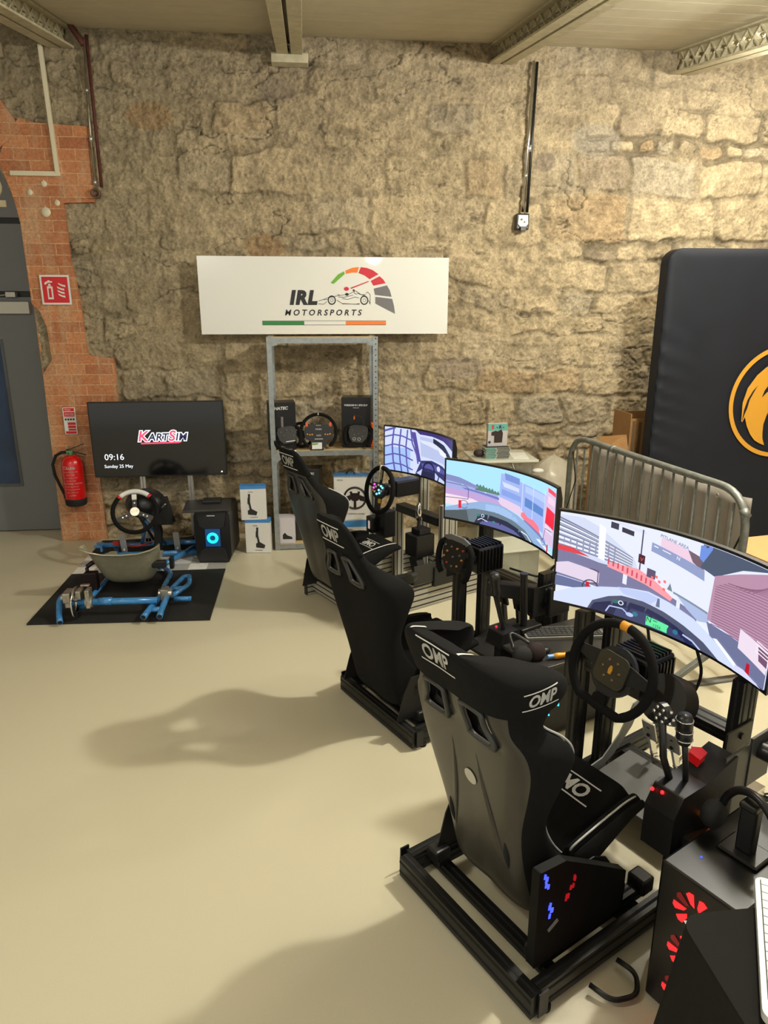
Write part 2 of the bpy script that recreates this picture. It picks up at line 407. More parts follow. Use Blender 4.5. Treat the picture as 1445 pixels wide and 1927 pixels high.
MB().bb(.44, .78, -.04, .02, 2.00, 2.10).build('door_closer', mat('silver_closer', (.80, .80, .76), .4), dr, bevel=.004)
MB().bb(.60, .68, -.04, .02, 2.14, 2.18).tube([(.64, -.02, 2.16), (.3, -.05, 2.13), (.1, -.03, 2.15)], .006).build('closer_arm', ALU, dr)
MB().text('2', .31, frame_m((.605, .035, 2.975), (1, 0, 0), (0, 0, 1)), bold=.012, ext=.012).build('door_number', mat('cream_number', (.90, .86, .72), .5), dr)

# ceiling: sloping painted boards
def cz(y): return 4.11-.165*(6.35-y)
CEIL = mat('cream_ceiling_paint', (.76, .73, .64), .6, 0, .08, 8, .15, 12)
cb = MB(); y = 6.42; random.seed(4)
while y > -.5:
    w = .235; y1 = y-w+.004; z0, z1 = cz(y), cz(y1)
    for x0, x1 in ((-1.73, 5.4),):
        cb.add([(x0, y, z0), (x1, y, z0), (x1, y1, z1), (x0, y1, z1), (x0, y, z0+.03), (x1, y, z0+.03), (x1, y1, z1+.03), (x0, y1, z1+.03)],
               [(0, 1, 2, 3), (4, 7, 6, 5), (0, 4, 5, 1), (2, 6, 7, 3), (0, 3, 7, 4), (1, 5, 6, 2)])
    y -= w
cb.bb(-1.73, 5.4, -.5, 6.5, 4.3, 4.34)
cb.bb(-5.2, -1.73, -.5, 6.5, 4.8, 4.86)
cb.add([(-1.74, 6.5, cz(6.5)), (-1.74, -.5, cz(-.5)), (-1.74, -.5, 4.86), (-1.74, 6.5, 4.86)], [(0, 1, 2, 3)])
struct(cb.build('ceiling', CEIL))
# roof trusses
TR = mat('cream_steel_paint', (.74, .71, .60), .5, 0, .2, 14, .2, 40)
TRD = mat('dark_gap', (.05, .045, .04), .9)
def truss(x, label, corbel=False, depth=.15, w=.2):
    t = thing('roof_truss', label, 'roof beam', (x, YW-.02, cz(YW)-depth), 0)
    def Z(dy): return -.165*dy
    L = 6.2
    b = MB()
    for sx in (-1, 1):
        c = sx*(w/4+.006)
        b.bar((c, 0, 0), (c, -L, Z(L)), w/2-.012, .016)
        b.bar((sx*.02, 0, .035), (sx*.02, -L, Z(L)+.035), .010, .07)
    b.build('bottom_chord', TR, t, bevel=.002)
    b = MB()
    b.bar((0, 0, depth-.012), (0, -L, Z(L)+depth-.012), w*.9, .014)
    b.bar((-.03, 0, depth-.04), (-.03, -L, Z(L)+depth-.04), .01, .05); b.bar((.03, 0, depth-.04), (.03, -L, Z(L)+depth-.04), .01, .05)
    b.build('top_chord', TR, t)
    b = MB(); y = .05; s = 0
    while y < L-.2:
        for sx in (-.035, .035):
            z0, z1 = (.01, depth-.02) if s % 2 == 0 else (depth-.02, .01)
            b.bar((sx, -y, Z(y)+z0), (sx, -y-.16, Z(y+.16)+z1), .008, .035, up=(1, 0, 0))
            b.bar((sx, -y, Z(y)+z1), (sx, -y-.16, Z(y+.16)+z0), .008, .022, up=(1, 0, 0))
        y += .16; s += 1
    b.build('lattice_web', TR, t)
    if corbel: MB().box((0, -.04, -.045), (.29, .12, .07)).build('corbel', TR, t, bevel=.006)
    return t
truss(-1.83, 'cream painted lattice roof beam above the white wall conduit at far left', depth=.14)
truss(-.085, 'cream roof beam resting on a small block above the white sign', True, depth=.14)
truss(1.63, 'cream lattice roof beam above the vertical metal conduit', depth=.14)
truss(3.18, 'cream roof beam entering the wall at the far right', depth=.17)
# ------------------------------------------------------------------ fixtures on the wall
CR = mat('cream_gloss_paint', (.84, .81, .70), .4)
t = thing('wall_conduit', 'cream square trunking running down the wall and turning towards the grey door', 'conduit', (-1.95, YW-.06, 3.07))
MB().bar((-.02, 0, .9), (0, 0, 0), .035, .03).bar((.0175, 0, 0), (-.36, 0, 0), .03, .035).build('trunking', CR, t, bevel=.003)
t = thing('wall_conduit', 'thin grey metal pipe ending in a round rusty box on the brick pier', 'conduit', (-1.67, YW-.06, 2.93))
OXR = mat('red_oxide', (.34, .16, .12), .75, 0, .4, 30)
MB().tube([(.03, 0, 1.1), (.005, 0, .55), (0, 0, .08)], .009).build('pipe', mat('dull_pipe', (.58, .55, .48), .35, .7, .3, 20), t)
MB().tube([(.045, .012, 1.12), (.045, .012, .05)], .013).build('rust_stained_pipe', OXR, t)
MB().tube([(0.004, 0, .42), (0.002, 0, .38)], .014).tube([(0, 0, .10), (0, 0, .07)], .014).tube([(.01, 0, .75), (.01, 0, .73)], .014).build('pipe_clip', ALU, t)
MB().lathe([(.001, .012), (.022, .012), (.026, .03), (.036, .03), (.038, 0), (.001, 0)], ax=(0, -1, 0)).build('round_box', mat('rusted_box', (.42, .32, .26), .6, .4, .4, 50), t)
MB().tube([(-.09, -.4, 1.48), (-.05, -.02, 1.16), (.02, 0, 1.05)], .022).build('roof_pipe', OXR, t)
t = thing('wall_conduit', 'vertical metal conduit and black cable above the small socket box', 'conduit', (1.86, YW-.05, 2.84))
MB().tube([(.03, -.02, 1.14), (.02, -.02, .6), (0, -.02, 0)], .012).build('pipe', CHROME, t)
MB().tube([(.065, 0, 1.14), (.055, 0, .6), (.045, 0, 0)], .012).build('cable', BLACKP, t)
MB().tube([(.03, -.02, .52), (.03, -.02, .47)], .019).tube([(.01, -.02, .30), (.01, -.02, .27)], .017).build('pipe_clip', ALU, t)
t = thing('socket_box', 'small black socket box with white face at the foot of the metal conduit', 'socket', (1.855, YW-.07, 2.76))
MB().box((0, 0, 0), (.115, .07, .13)).build('box_body', BLACKP, t, bevel=.01)
MB().prism([(-.04, .05), (.04, .05), (.045, -.02), (.02, -.045), (-.02, -.045), (-.045, -.02)], .012, frame_m((0, -.036, 0), (1, 0, 0), (0, 0, 1))).build('socket_face', WHITE, t)
MB().box((.0, -.05, -.06), (.05, .03, .035)).cyl((-.015, -.05, .015), (-.015, -.054, .015), .008).cyl((.012, -.05, -.005), (.012, -.054, -.005), .006).build('switch', BLACKP, t, bevel=.003)
MB().box((-.012, 0, 0), (.035, .02, .10)).build('bulkhead_fitting', mat('pale_fitting', (.6, .55, .44), .6), tag(thing('wall_bulkhead', 'small pale block fixed on the stone high at the far left', 'bracket', (-2.25, YW-.08, 3.92)), 'small pale block fixed on the stone high at the far left', 'bracket'))
for i, (x, z, r) in enumerate(((-2.07, 3.0, .024), (-2.185, 2.935, .022), (-1.985, 2.86, .022), (-2.08, 2.79, .036))):
    lab = ['small round white filler spot nearest below the cream trunking', 'small round white filler spot nearest the grey door', 'small round white filler spot furthest right on the brick pier', 'largest round white filler spot on the brick pier, lowest of four'][i]
    o = MB().lathe([(.001, .006), (r*.8, .006), (r, 0)], ax=(0, -1, 0)).prism([(-.006, r*.7), (.006, r*.7), (.0, r*1.4)], .004, frame_m((0, 0, 0), (1, 0, 0), (0, 0, 1))).build('filler_spot', CR, loc=(x, YW-YP-.0005, z))
    tag(o, lab, 'filler patch', 'round white filler spots on the brick pier')
# fire extinguisher sign
t = thing('fire_sign', 'square red and white fire extinguisher symbol sign on the brick pier', 'sign', (-2.075, YW-YP-.012, 2.19), 0)
SGM = frame_m((0, 0, 0), (1, 0, 0), (0, 0, 1))
MB().prism(rrect(.235, .235, .004), .005, SGM).build('sign_plate', WHITE, t)
MB().prism(rrect(.205, .205, .006), .0055, frame_m((0, 0, 0), (1, 0, 0), (0, 0, 1))).build('red_field', REDS, t)
g = MB(); S6 = frame_m((0, -.0055, 0), (1, 0, 0), (0, 0, 1))
g.prism([(-.062, .028), (-.022, .028), (-.022, -.075), (-.066, -.075), (-.066, .028)], .001, S6)
g.prism([(-.055, .03), (-.034, .03), (-.036, .048), (-.053, .048)], .001, S6)
g.prism([(-.085, .045), (-.078, .06), (-.055, .07), (-.055, .075), (-.038, .075), (-.038, .068), (-.02, .068), (-.02, .058), (-.055, .056), (-.075, .04)], .001, S6)
for dx, dz, L in ((0, 0, 1), (0, -.028, 1.05), (.003, -.056, 1.1), (.012, .028, .75)):
    g.prism([(.012+dx, .028+dz), (.02+dx, .012+dz), (.045+dx, .0+dz), (.07+dx, -.006+dz), (.068+dx, .01+dz), (.05+dx, .012+dz), (.03+dx, .02+dz)], .001, S6)
g.build('white_symbol', WHITE, t)
MB().prism([(-.055, .012), (-.034, .012), (-.034, -.06), (-.056, -.06)], .0013, S6).build('red_window', REDS, t)
# instruction sign
t = thing('instruction_sign', 'narrow red and white extinguisher instruction sign above the extinguisher', 'sign', (-2.09, YW-YP-.012, 1.10))
MB().prism(rrect(.105, .235, .005), .004, SGM).build('sign_plate', WHITE, t)
g = MB(); S4 = frame_m((0, -.004, 0), (1, 0, 0), (0, 0, 1))
for z0, z1, x0 in ((.085, .112, -.045), (.035, .078, -.045), (-.035, -.012, -.02), (-.062, -.040, -.02), (-.085, -.068, -.02), (-.112, -.090, -.045)):
    g.prism([(x0, z0), (.045, z0), (.045, z1), (x0, z1)], .0008, S4)
g.build('red_band', REDS, t)
g = MB(); S5 = frame_m((0, -.0050, 0), (1, 0, 0), (0, 0, 1))
g.text('WATER', .022, S5 @ Matrix.Translation((.0, .058, 0)), ext=.0003).text('FIRE EXTINGUISHER', .010, S5 @ Matrix.Translation((0, .042, 0)), ext=.0003).text('Water', .02, S5 @ Matrix.Translation((-.01, .098, 0)), ext=.0003)
g.build('white_lettering', WHITE, t)
g = MB()
for k in range(4): g.prism([(-.042+k*.022, .006), (-.026+k*.022, .006), (-.026+k*.022, .022), (-.042+k*.022, .022)], .0008, S4)
g.build('dark_symbols', mat('dark_print', (.12, .12, .12), .5), t)
# extinguisher
t = thing('fire_extinguisher', 'red fire extinguisher with black base and hose hung on the brick pier', 'fire extinguisher', (-2.09, YW-YP-.105, .37))
MB().lathe([(.001, .04), (.085, .04), (.088, .06), (.088, .37), (.08, .405), (.055, .435), (.025, .45), (.001, .45)], n=32).build('cylinder', RED, t)
MB().lathe([(.001, 0), (.082, 0), (.09, .012), (.091, .06), (.086, .065)], n=32).build('base_cup', RUB, t)
MB().cyl((0, 0, .445), (0, 0, .475), .022).cyl((-.03, -.01, .475), (.02, 0, .475), .014).build('valve', mat('green_valve', (.30, .52, .36), .4, .3), t)
MB().tube([(-.03, -.005, .475), (-.075, 0, .47), (-.13, .01, .44), (-.165, .015, .36), (-.16, .015, .27), (-.12, 0, .17), (-.085, -.02, .10), (-.08, -.025, .065)], .013, 10).build('hose', RUB, t)
MB().bar((-.02, 0, .49), (.12, 0, .545), .018, .006).bar((-.02, 0, .485), (.13, 0, .445), .018, .008).cyl((-.02, 0, .47), (-.02, 0, .50), .012).build('lever', BLACKP, t, bevel=.002)
g = MB(); LM = frame_m((0, -.0895, 0), (1, 0, 0), (0, 0, 1))
def cylwrap(g, body, size, cx, cz, r, mi=0, bold=0.):
    vs, fs = text_geo(body, size, 0, bold, .0003, 'CENTER', 1.)
    g.add([(r*sin((x+cx)/r), -r*cos((x+cx)/r), y+cz) for x, y, z in vs], fs, mi)
cylwrap(g, 'Chubb', .038, 0, .345, .0893, bold=.001)
for k, s in enumerate(('WATER EXTINGUISHER', 'PULL PIN', 'AIM AT BASE OF FIRE', 'SQUEEZE LEVER', 'WOOD PAPER TEXTILES', 'DO NOT USE ON LIVE', 'ELECTRICAL EQUIPMENT', 'REFILL AFTER USE', '6 LITRE')):
    cylwrap(g, s, .012+.006*(k in (1, 4, 8)), .005, .31-k*.026, .0893)
g.build('white_label_print', WHITE, t)
MB().box((0, .10, .3), (.05, .03, .1)).build('wall_bracket', BLACK, t)

# ------------------------------------------------------------------ big white sign
t = thing('wall_sign', 'long white sign with race car and rev counter logo standing on the metal shelf', 'sign', (.155, 6.20, 1.832), 0)
SW, SH = 2.10, .625
MB().prism([(-SW/2, SH), (-SW/2+.0, 0), (SW/2, 0), (SW/2, SH)], .012, frame_m((0, 0, 0), (1, 0, 0), (0, 0, 1))).build('sign_panel', mat('white_sign_gloss', (.88, .88, .855), .22, coat=.3), t, bevel=.002)
def sgm(z=.0125): return frame_m((0, -z, 0), (1, 0, 0), (0, 0, 1))
def P(px, py): return ((px-712)/1340*SW, (488-py)/422*SH)       # layout measured on the panel
g = MB(); cen = P(845, 355)
sx = SW/1340
def seg(a0, a1, rin0, rin1, rout0, rout1, n=8, cx=845, cy=330):
    pts = []
    for k in range(n+1):
        q = k/n; a = radians(a0+(a1-a0)*q); r = rout0+(rout1-rout0)*q; pts.append(P(cx+r*cos(a), cy-r*sin(a)))
    for k in range(n, -1, -1):
        q = k/n; a = radians(a0+(a1-a0)*q); r = rin0+(rin1-rin0)*q; pts.append(P(cx+r*cos(a), cy-r*sin(a)))
    return pts
GR = mat('lime_green_print', (.40, .66, .18), .4); ORG = mat('orange_print', (.92, .48, .16), .4); CRM = mat('crimson_print', (.78, .12, .20), .4)
GY = mat('grey_print', (.42, .41, .42), .4); INK = mat('black_ink', (.10, .10, .11), .4); DG = mat('flag_green_print', (.15, .50, .24), .4); GY2 = mat('mid_grey_ink', (.35, .35, .36), .4)
q = [P(*p) for p in ((740, 205), (756, 211), (816, 158), (812, 143), (780, 160))]; g.prism(q, .002, sgm(), 0)
g.prism([P(*p) for p in ((820, 139), (822, 157), (855, 150), (884, 150), (893, 120), (860, 123))], .002, sgm(), 1)
g.prism([P(*p) for p in ((903, 120), (890, 152), (922, 164), (950, 185), (998, 158), (968, 136), (935, 124))], .002, sgm(), 2)
g.prism([P(*p) for p in ((1004, 168), (956, 194), (970, 220), (1037, 206), (1024, 186))], .002, sgm(), 2)
g.prism([P(*p) for p in ((1044, 218), (972, 236), (979, 270), (1070, 281), (1060, 245))], .002, sgm(), 3)
g.prism([P(*p) for p in ((1073, 292), (981, 281), (981, 318), (1089, 375), (1083, 330))], .002, sgm(), 3)
g.build('rev_counter_arc', [GR, ORG, CRM, GY], t)
g = MB(); g.prism([P(824+14*cos(a/12*pi*2), 238+11*sin(a/12*pi*2)) for a in range(12)], .002, sgm())
g.prism([P(*p) for p in ((845, 232), (942, 195), (948, 198), (850, 238))], .002, sgm()); g.build('needle', CRM, t)
g = MB(); g.prism([P(*p) for p in ((367, 414), (592, 416), (592, 436), (367, 436))], .002, sgm(), 0)
g.prism([P(*p) for p in ((818, 416), (1039, 415), (1039, 435), (818, 436))], .002, sgm(), 1)
g.prism([P(*p) for p in ((367, 413), (1039, 413), (1039, 415), (367, 415))], .0025, sgm(), 2).prism([P(*p) for p in ((367, 436), (1039, 436), (1039, 438), (367, 438))], .0025, sgm(), 2)
g.build('tricolour_bar', [DG, ORG, GY2], t)
g = MB(); T = lambda px, py: sgm(.014) @ Matrix.Translation((*P(px, py), 0))
g.text('IRL', .150, T(588, 290), 0, shear=.2, bold=.009, space=1.15); g.text('MOTORSPORTS', .066, T(695, 370), 0, shear=.22, bold=.0015, space=1.55)
g.build('lettering', INK, t)
g = MB()
def wh(cx, cy, r0, r1, g):
    a = [P(cx+r1*.85*cos(k/20*2*pi), cy+r1*sin(k/20*2*pi)) for k in range(21)]; b = [P(cx+r0*.85*cos(k/20*2*pi), cy+r0*sin(k/20*2*pi)) for k in range(21)]
    for k in range(20): g.prism([a[k], a[k+1], b[k+1], b[k]], .0015, sgm())
wh(744, 300, 19, 26, g); wh(744, 300, 8, 10, g); wh(920, 300, 19, 26, g); wh(920, 300, 8, 10, g)
def line(pts, w, g):
    for a, b in zip(pts, pts[1:]):
        d = Vector((b[0]-a[0], b[1]-a[1])); n = Vector((-d.y, d.x)).normalized()*w/2
        g.prism([P(a[0]+n.x, a[1]+n.y), P(b[0]+n.x, b[1]+n.y), P(b[0]-n.x, b[1]-n.y), P(a[0]-n.x, a[1]-n.y)], .0015, sgm())
for L in ([(670, 320), (700, 322), (716, 308)], [(672, 305), (720, 288), (775, 276), (815, 270), (822, 262)], [(700, 298), (722, 296)], [(772, 300), (800, 318), (870, 322), (895, 318)],
          [(800, 290), (830, 296), (870, 282), (892, 288)], [(835, 268), (872, 248), (905, 270), (930, 268)], [(780, 282), (810, 284), (860, 272)], [(930, 262), (938, 254), (952, 268), (952, 322), (944, 300)],
          [(862, 245), (868, 262), (880, 268)], [(800, 320), (894, 322)], [(775, 268), (790, 274)], [(880, 262), (925, 275)]): line(L, 2.6, g)
g.prism([P(826+10*cos(a/10*2*pi), 268+8*sin(a/10*2*pi)) for a in range(10)], .0015, sgm()); g.prism([P(863+6*cos(a/8*2*pi), 245+5*sin(a/8*2*pi)) for a in range(8)], .0015, sgm())
g.build('race_car_drawing', INK, t)

# ------------------------------------------------------------------ metal shelf unit
SX0, SX1, SY0, SY1 = -.345, .568, 5.854, 6.20
t = thing('shelf_unit', 'tall galvanised steel shelving unit with pale boards against the stone wall', 'shelf', ((SX0+SX1)/2, SY0, 0))
cx = (SX0+SX1)/2; hw = (SX1-SX0)/2; dp = SY1-SY0
for sx in (-1, 1):
    for yy, sy in ((0, 1), (dp, -1)):
        g = MB(); x = sx*hw
        g.bb(x, x-sx*.045, yy, yy+sy*.003, 0, 1.82); g.bb(x, x-sx*.003, yy, yy+sy*.045, 0, 1.82)
        for k in range(40):
            if sx == 1: g.cyl((x-.022, yy-sy*.0006, .05+k*.045), (x-.022, yy-sy*.0016, .05+k*.045), .0055, n=8, mi=1)
        g.build('post', [GALV, mat('hole_shadow', (.16, .16, .15), .8)], t)
for z in (.03, .858, 1.79):
    g = MB().bb(-hw+.003, hw-.003, .004, .008, z-.022, z+.022).bb(-hw+.003, hw-.003, dp-.008, dp-.004, z-.022, z+.022).bb(-hw+.004, -hw+.008, .004, dp-.004, z-.022, z+.022).bb(hw-.008, hw-.004, .004, dp-.004, z-.022, z+.022)
    g.build('shelf_beam', GALV, t)
    MB().bb(-hw+.008, hw-.008, .009, dp-.009, z+.008, z+.024).build('shelf_board', OSB, t)
for sx in (-1, 1):
    g = MB().bar((sx*(hw-.045), .0, 1.76), (sx*(hw-.09), 0, 1.77), .004, .03)
    g.prism([(0, 0), (.06, 0), (0, -.06)], .003, frame_m((sx*(hw-.045), .008, .836), (-sx, 0, 0), (0, 0, 1))).build('corner_gusset', GALV, t)
SZ = .8825
def boxthing(name, label, loc, rz, w, d, h, m, cat='box', group=None, part='carton'):
    t = thing(name, label, cat, loc, rz, group); MB().box((0, d/2, h/2), (w, d, h)).build(part, m, t, bevel=.003); return t
BOXK = mat('black_carton', (.085, .08, .085), .35, 0, .2, 20)
DIM = mat('dim_print', (.45, .43, .42), .4)
t = boxthing('product_box', 'tall black product box behind the left wheel on the middle shelf', (-.245, 5.93, SZ), radians(5), .235, .2, .40, BOXK)
MB().text('FANATEC', .035, frame_m((-.025, -.002, .35), (1, 0, .03), (0, 0, 1)), bold=.001, shear=.2).build('white_lettering', WHITE, t)
MB().cyl((0, -.003, .28), (0, -.0035, .18), .012).prism([(-.04, .08), (.04, .08), (.03, .11), (-.03, .11)], .001, frame_m((0, -.001, 0), (1, 0, 0), (0, 0, 1))).build('shifter_picture', DIM, t)
t = boxthing('product_box', 'tall black product box with white text standing at the right of the middle shelf', (.385, 5.96, SZ), radians(-8), .25, .2, .43, BOXK)
MB().text('PORSCHE 911 GT3 CUP', .019, frame_m((0, -.001, .365), (1, 0, 0), (0, 0, 1)), bold=.0008).text('WHEEL RIM', .010, frame_m((0, -.001, .343), (1, 0, 0), (0, 0, 1))).build('white_lettering', WHITE, t)
g = MB(); FM = frame_m((0, -.001, .22), (1, 0, 0), (0, 0, 1))
g.prism([(-.02, .05), (-.01, .06), (-.01, .03), (-.02, .02)], .001, FM, 1)
for k in range(10):
    a = k/10*2*pi; g.prism([(.055*cos(a)+.01, .055*sin(a)), (.06*cos(a)+.01, .06*sin(a)), (.06*cos(a+.5)+.01, .06*sin(a+.5)), (.055*cos(a+.5)+.01, .055*sin(a+.5))], .001, FM)
g.build('wheel_picture', [mat('dark_print_grey', (.18, .16, .16), .4), ORG], t)

def wheel(name, label, M, R=.16, r=.015, kind='round', group=None, marks=None, cat='steering wheel', flat=.0):
    """M: matrix, local x right, y up, z towards the driver"""
    t = bpy.data.objects.new(name, None); COL.objects.link(t); t.matrix_world = M; tag(t, label, cat, group); t.empty_display_size = .1
    if kind == 'round': pts = [(R*cos(2*pi*k/48), R*sin(2*pi*k/48), 0) for k in range(48)]; cl = True
    elif kind == 'flat':
        a0 = radians(-58); pts = [(R*cos(a0+(2*pi-(pi+2*a0+0))*0+ (pi-2*a0)*k/40), R*sin(a0+(pi-2*a0)*k/40), 0) for k in range(41)]
        pts = rounded([Vector(pts[-1]), Vector((-R*cos(a0), R*sin(a0)-.0, 0))], .01)[:0]+[Vector(p) for p in pts]
        cl = True
    elif kind == 'open':
        a0 = radians(-50); pts = [(R*cos(a0+(pi-2*a0)*k/40), R*sin(a0+(pi-2*a0)*k/40), 0) for k in range(41)]; cl = False
    g = MB().tube(pts, r, 12, closed=cl)
    if kind == 'open':
        for p in (pts[0], pts[-1]): g.sph(p, r*1.05, 10)
    g.build('rim', SUEDE, t)
    return t
BT = [mat('button_white', (.9, .9, .88), .4), emit('button_cyan', (.5, .9, 1), 1.5), emit('button_magenta', (1, .35, .8), 1.5), mat('button_red', (.80, .18, .14), .4), mat('button_amber', (.80, .55, .22), .4), mat('button_grey', (.4, .4, .4), .4), BLACKP]
def buttons(t, specs, name='button'):
    for x, y, z, r, mi in specs:
        MB().lathe([(.001, .008), (r*.8, .008), (r, .005), (r, 0)], (x, y, z)).build(name, BT[mi], t)
# centre wheel on the shelf (open-bottom gt wheel)
WM = Matrix.Translation((.062, 5.925, SZ+.147)) @ Matrix.Rotation(radians(78), 4, 'X')
t = wheel('steering_wheel', 'open bottomed black display wheel with orange patches on the middle shelf', WM, .15, .014, 'open')
MB().prism([(-.11, .055), (-.06, .065), (.06, .065), (.11, .055), (.125, .0), (.11, -.06), (.07, -.075), (.06, -.13), (-.06, -.13), (-.07, -.075), (-.11, -.06), (-.125, 0)], .03, Matrix.Translation((0, 0, -.015))).build('face_plate', BLACKP, t, bevel=.006)
MB().box((-.100, .062, .006), (.022, .035, .02)).box((.100, .062, .006), (.022, .035, .02)).build('orange_patch', mat('orange_plastic', (.82, .32, .14), .4), t, bevel=.003)
MB().text('MOZA', .018, Matrix.Translation((0, .022, .0165))).text('RACING', .011, Matrix.Translation((0, .055, .0165))).box((0, -.06, .0155), (.07, .004, .002)).build('white_lettering', WHITE, t)
MB().box((0, -.03, .016), (.04, .016, .003)).build('display', DIM, t)
buttons(t, [(sx*x, -.018+y, .015, .007, 4) for sx in (-1, 1) for x, y in ((.055, -.004), (.075, -.006), (.095, -.001))])
MB().box((0, .152, .002), (.006, .018, .03)).build('centre_mark', WHITE, t)
# left formula wheel, right formula wheel
def formula(name, label, M, s=1., group=None, lit=False, cat='steering wheel'):
    t = bpy.data.objects.new(name, None); COL.objects.link(t); t.matrix_world = M; tag(t, label, cat, group); t.empty_display_size = .1
    MB().prism([(-.09*s, .075*s), (-.05*s, .09*s), (.05*s, .09*s), (.09*s, .075*s), (.10*s, .02*s), (.085*s, -.045*s), (.05*s, -.085*s), (-.05*s, -.085*s), (-.085*s, -.045*s), (-.10*s, .02*s)], .03, Matrix.Translation((0, 0, -.015))).build('face_plate', BLACKP, t, bevel=.007)
    for sx in (-1, 1):
        MB().tube(rounded([(sx*.095*s, .08*s, 0), (sx*.135*s, .055*s, .004), (sx*.14*s, -.02*s, .008), (sx*.125*s, -.09*s, .004), (sx*.10*s, -.115*s, 0)], .03), .0165, 12).build('grip', SUEDE, t)
        MB().box((sx*.09*s, .02, -.03), (.08*s, .03, .006)).build('shift_paddle', ALU if lit else BLACKP, t, bevel=.003)
    return t
t = formula('steering_wheel', 'black formula style wheel leaning on the tall box at the left of the middle shelf', Matrix.Translation((-.205, 5.905, SZ+.125)) @ Matrix.Rotation(radians(8), 4, 'Z') @ Matrix.Rotation(radians(70), 4, 'X') @ Matrix.Rotation(radians(6), 4, 'Z'), .82)
MB().box((.02, -.055, .016), (.08, .006, .002)).build('white_stripe', WHITE, t)
buttons(t, [(x, y, .015, .006, 5) for x, y in ((-.05, .03), (-.03, .0), (.04, .03), (.05, -.01), (0, .04))])
wt = wheel('steering_wheel', 'small round black wheel half hidden behind the left formula wheel on the shelf', Matrix.Translation((-.085, 5.99, SZ+.115)) @ Matrix.Rotation(radians(75), 4, 'X') @ Matrix.Rotation(radians(0), 4, 'Z'), .10, .013)
MB().prism(circ(.04), .012, Matrix.Translation((0, 0, -.006))).box((0, .05, 0), (.02, .08, .01)).box((-.05, 0, 0), (.08, .02, .01)).box((.05, 0, 0), (.08, .02, .01)).build('spoke_plate', BLACKP, wt)
t = formula('steering_wheel', 'black butterfly wheel with ring markings before the right tall box', Matrix.Translation((.40, 5.90, SZ+.125)) @ Matrix.Rotation(radians(-12), 4, 'Z') @ Matrix.Rotation(radians(68), 4, 'X') @ Matrix.Rotation(radians(-3), 4, 'Z'), .84)
for x in (-.03, .012): MB().tube([(x+.012*cos(a/12*2*pi), -.045+.012*sin(a/12*2*pi), .017) for a in range(12)], .0015, 6, closed=True).build('dial_ring', WHITE, t)
buttons(t, [(x, y, .015, .005, 5) for x, y in ((-.055, .03), (-.03, -.01), (.04, -.02), (.05, .03), (0, .0))])
# card holder
t = thing('card_holder', 'small black holder with white business cards before the centre display wheel', 'card holder', (.045, 5.875, SZ))
MB().bb(-.055, .055, -.012, .03, 0, .008).bb(-.05, .05, .018, .022, .008, .04).build('stand', BLACKP, t)
MB().box((0, .010, .035), (.085, .004, .055), R=Matrix.Rotation(radians(-12), 3, 'X')).build('cards', WHITE, t)
MB().box((-.015, .004, .055), (.05, .003, .012), R=Matrix.Rotation(radians(-12), 3, 'X')).build('green_print', GR, t)
# orange figure stack
t = thing('orange_bottle_stack', 'orange bumpy plastic bottle at the right end of the middle shelf', 'bottle', (.515, 5.985, SZ))
OP = mat('orange_gloss_plastic', (.95, .38, .06), .3)
MB().lathe([(.001, 0), (.03, 0), (.034, .02), (.024, .04), (.033, .06), (.033, .08), (.024, .10), (.033, .12), (.031, .15), (.018, .165), (.017, .175), (.024, .19), (.022, .21), (.001, .215)], n=16).build('bottle_body', OP, t)
# lower compartments
t = boxthing('product_box', 'black box on the stack of boxes behind the furthest racing seat', (-.04, 5.96, .45), radians(-10), .20, .18, .25, BOXK)
MB().text('FANATEC', .025, frame_m((.0, -.001, .21), (1, 0, 0), (0, 0, 1)), bold=.001).build('white_lettering', WHITE, t)
t = boxthing('cardboard_box', 'plain dark box standing on the bottom shelf behind the furthest seat', (-.04, 5.95, .055), 0, .24, .2, .392, mat('charcoal_carton', (.14, .13, .12), .7))
WC = mat('white_carton', (.86, .85, .83), .45); BC = mat('blue_carton', (.25, .52, .78), .45)
t = boxthing('product_box', 'white box with blue side lying flat under the wheel picture box', (.36, 5.90, .055), 0, .34, .25, .185, WC)
MB().bb(-.1705, .1705, -.001, .0, .125, .185).build('blue_band', BC, t); MB().text('MOZA', .02, frame_m((-.05, -.002, .10), (1, 0, 0), (0, 0, 1))).build('dark_lettering', INK, t)
t = thing('product_box', 'large white box with a steering wheel picture on the lower shelf', 'box', (.345, 5.91, .243), radians(-6))
MB().box((0, .06, .20), (.33, .12, .40), R=Matrix.Rotation(radians(0), 3, 'X')).build('carton', WC, t, bevel=.003)
MB().bb(-.167, .167, .0, .121, .385, .402).build('blue_top', BC, t)
FM = frame_m((0.02, -.001, .20), (1, 0, 0), (0, 0, 1)); g = MB()
g.tube([(FM @ Vector((.095*cos(a/32*2*pi), .095*sin(a/32*2*pi), 0))) for a in range(32)], .009, 8, closed=True)
for poly in ([(-.03, .045), (.03, .045), (.05, .0), (.02, -.025), (-.02, -.025), (-.05, 0)], [(-.085, .01), (-.04, .03), (-.04, -.02), (-.08, -.03)], [(.085, .01), (.04, .03), (.04, -.02), (.08, -.03)], [(-.012, -.09), (.012, -.09), (.01, -.02), (-.01, -.02)], [(-.045, .06), (-.025, .06), (-.02, .03), (-.04, .03)], [(.045, .06), (.025, .06), (.02, .03), (.04, .03)]): g.prism(poly, .003, FM)
g.build('wheel_picture', mat('maroon_print', (.16, .11, .12), .4), t)
MB().text('KS FORMULA WHEEL', .018, frame_m((.02, -.001, .055), (1, 0, 0), (0, 0, 1)), shear=.1).build('dark_lettering', INK, t); MB().text('MOZA', .018, frame_m((-.11, -.001, .36), (1, 0, 0), (0, 0, 1))).build('dark_lettering', INK, t)
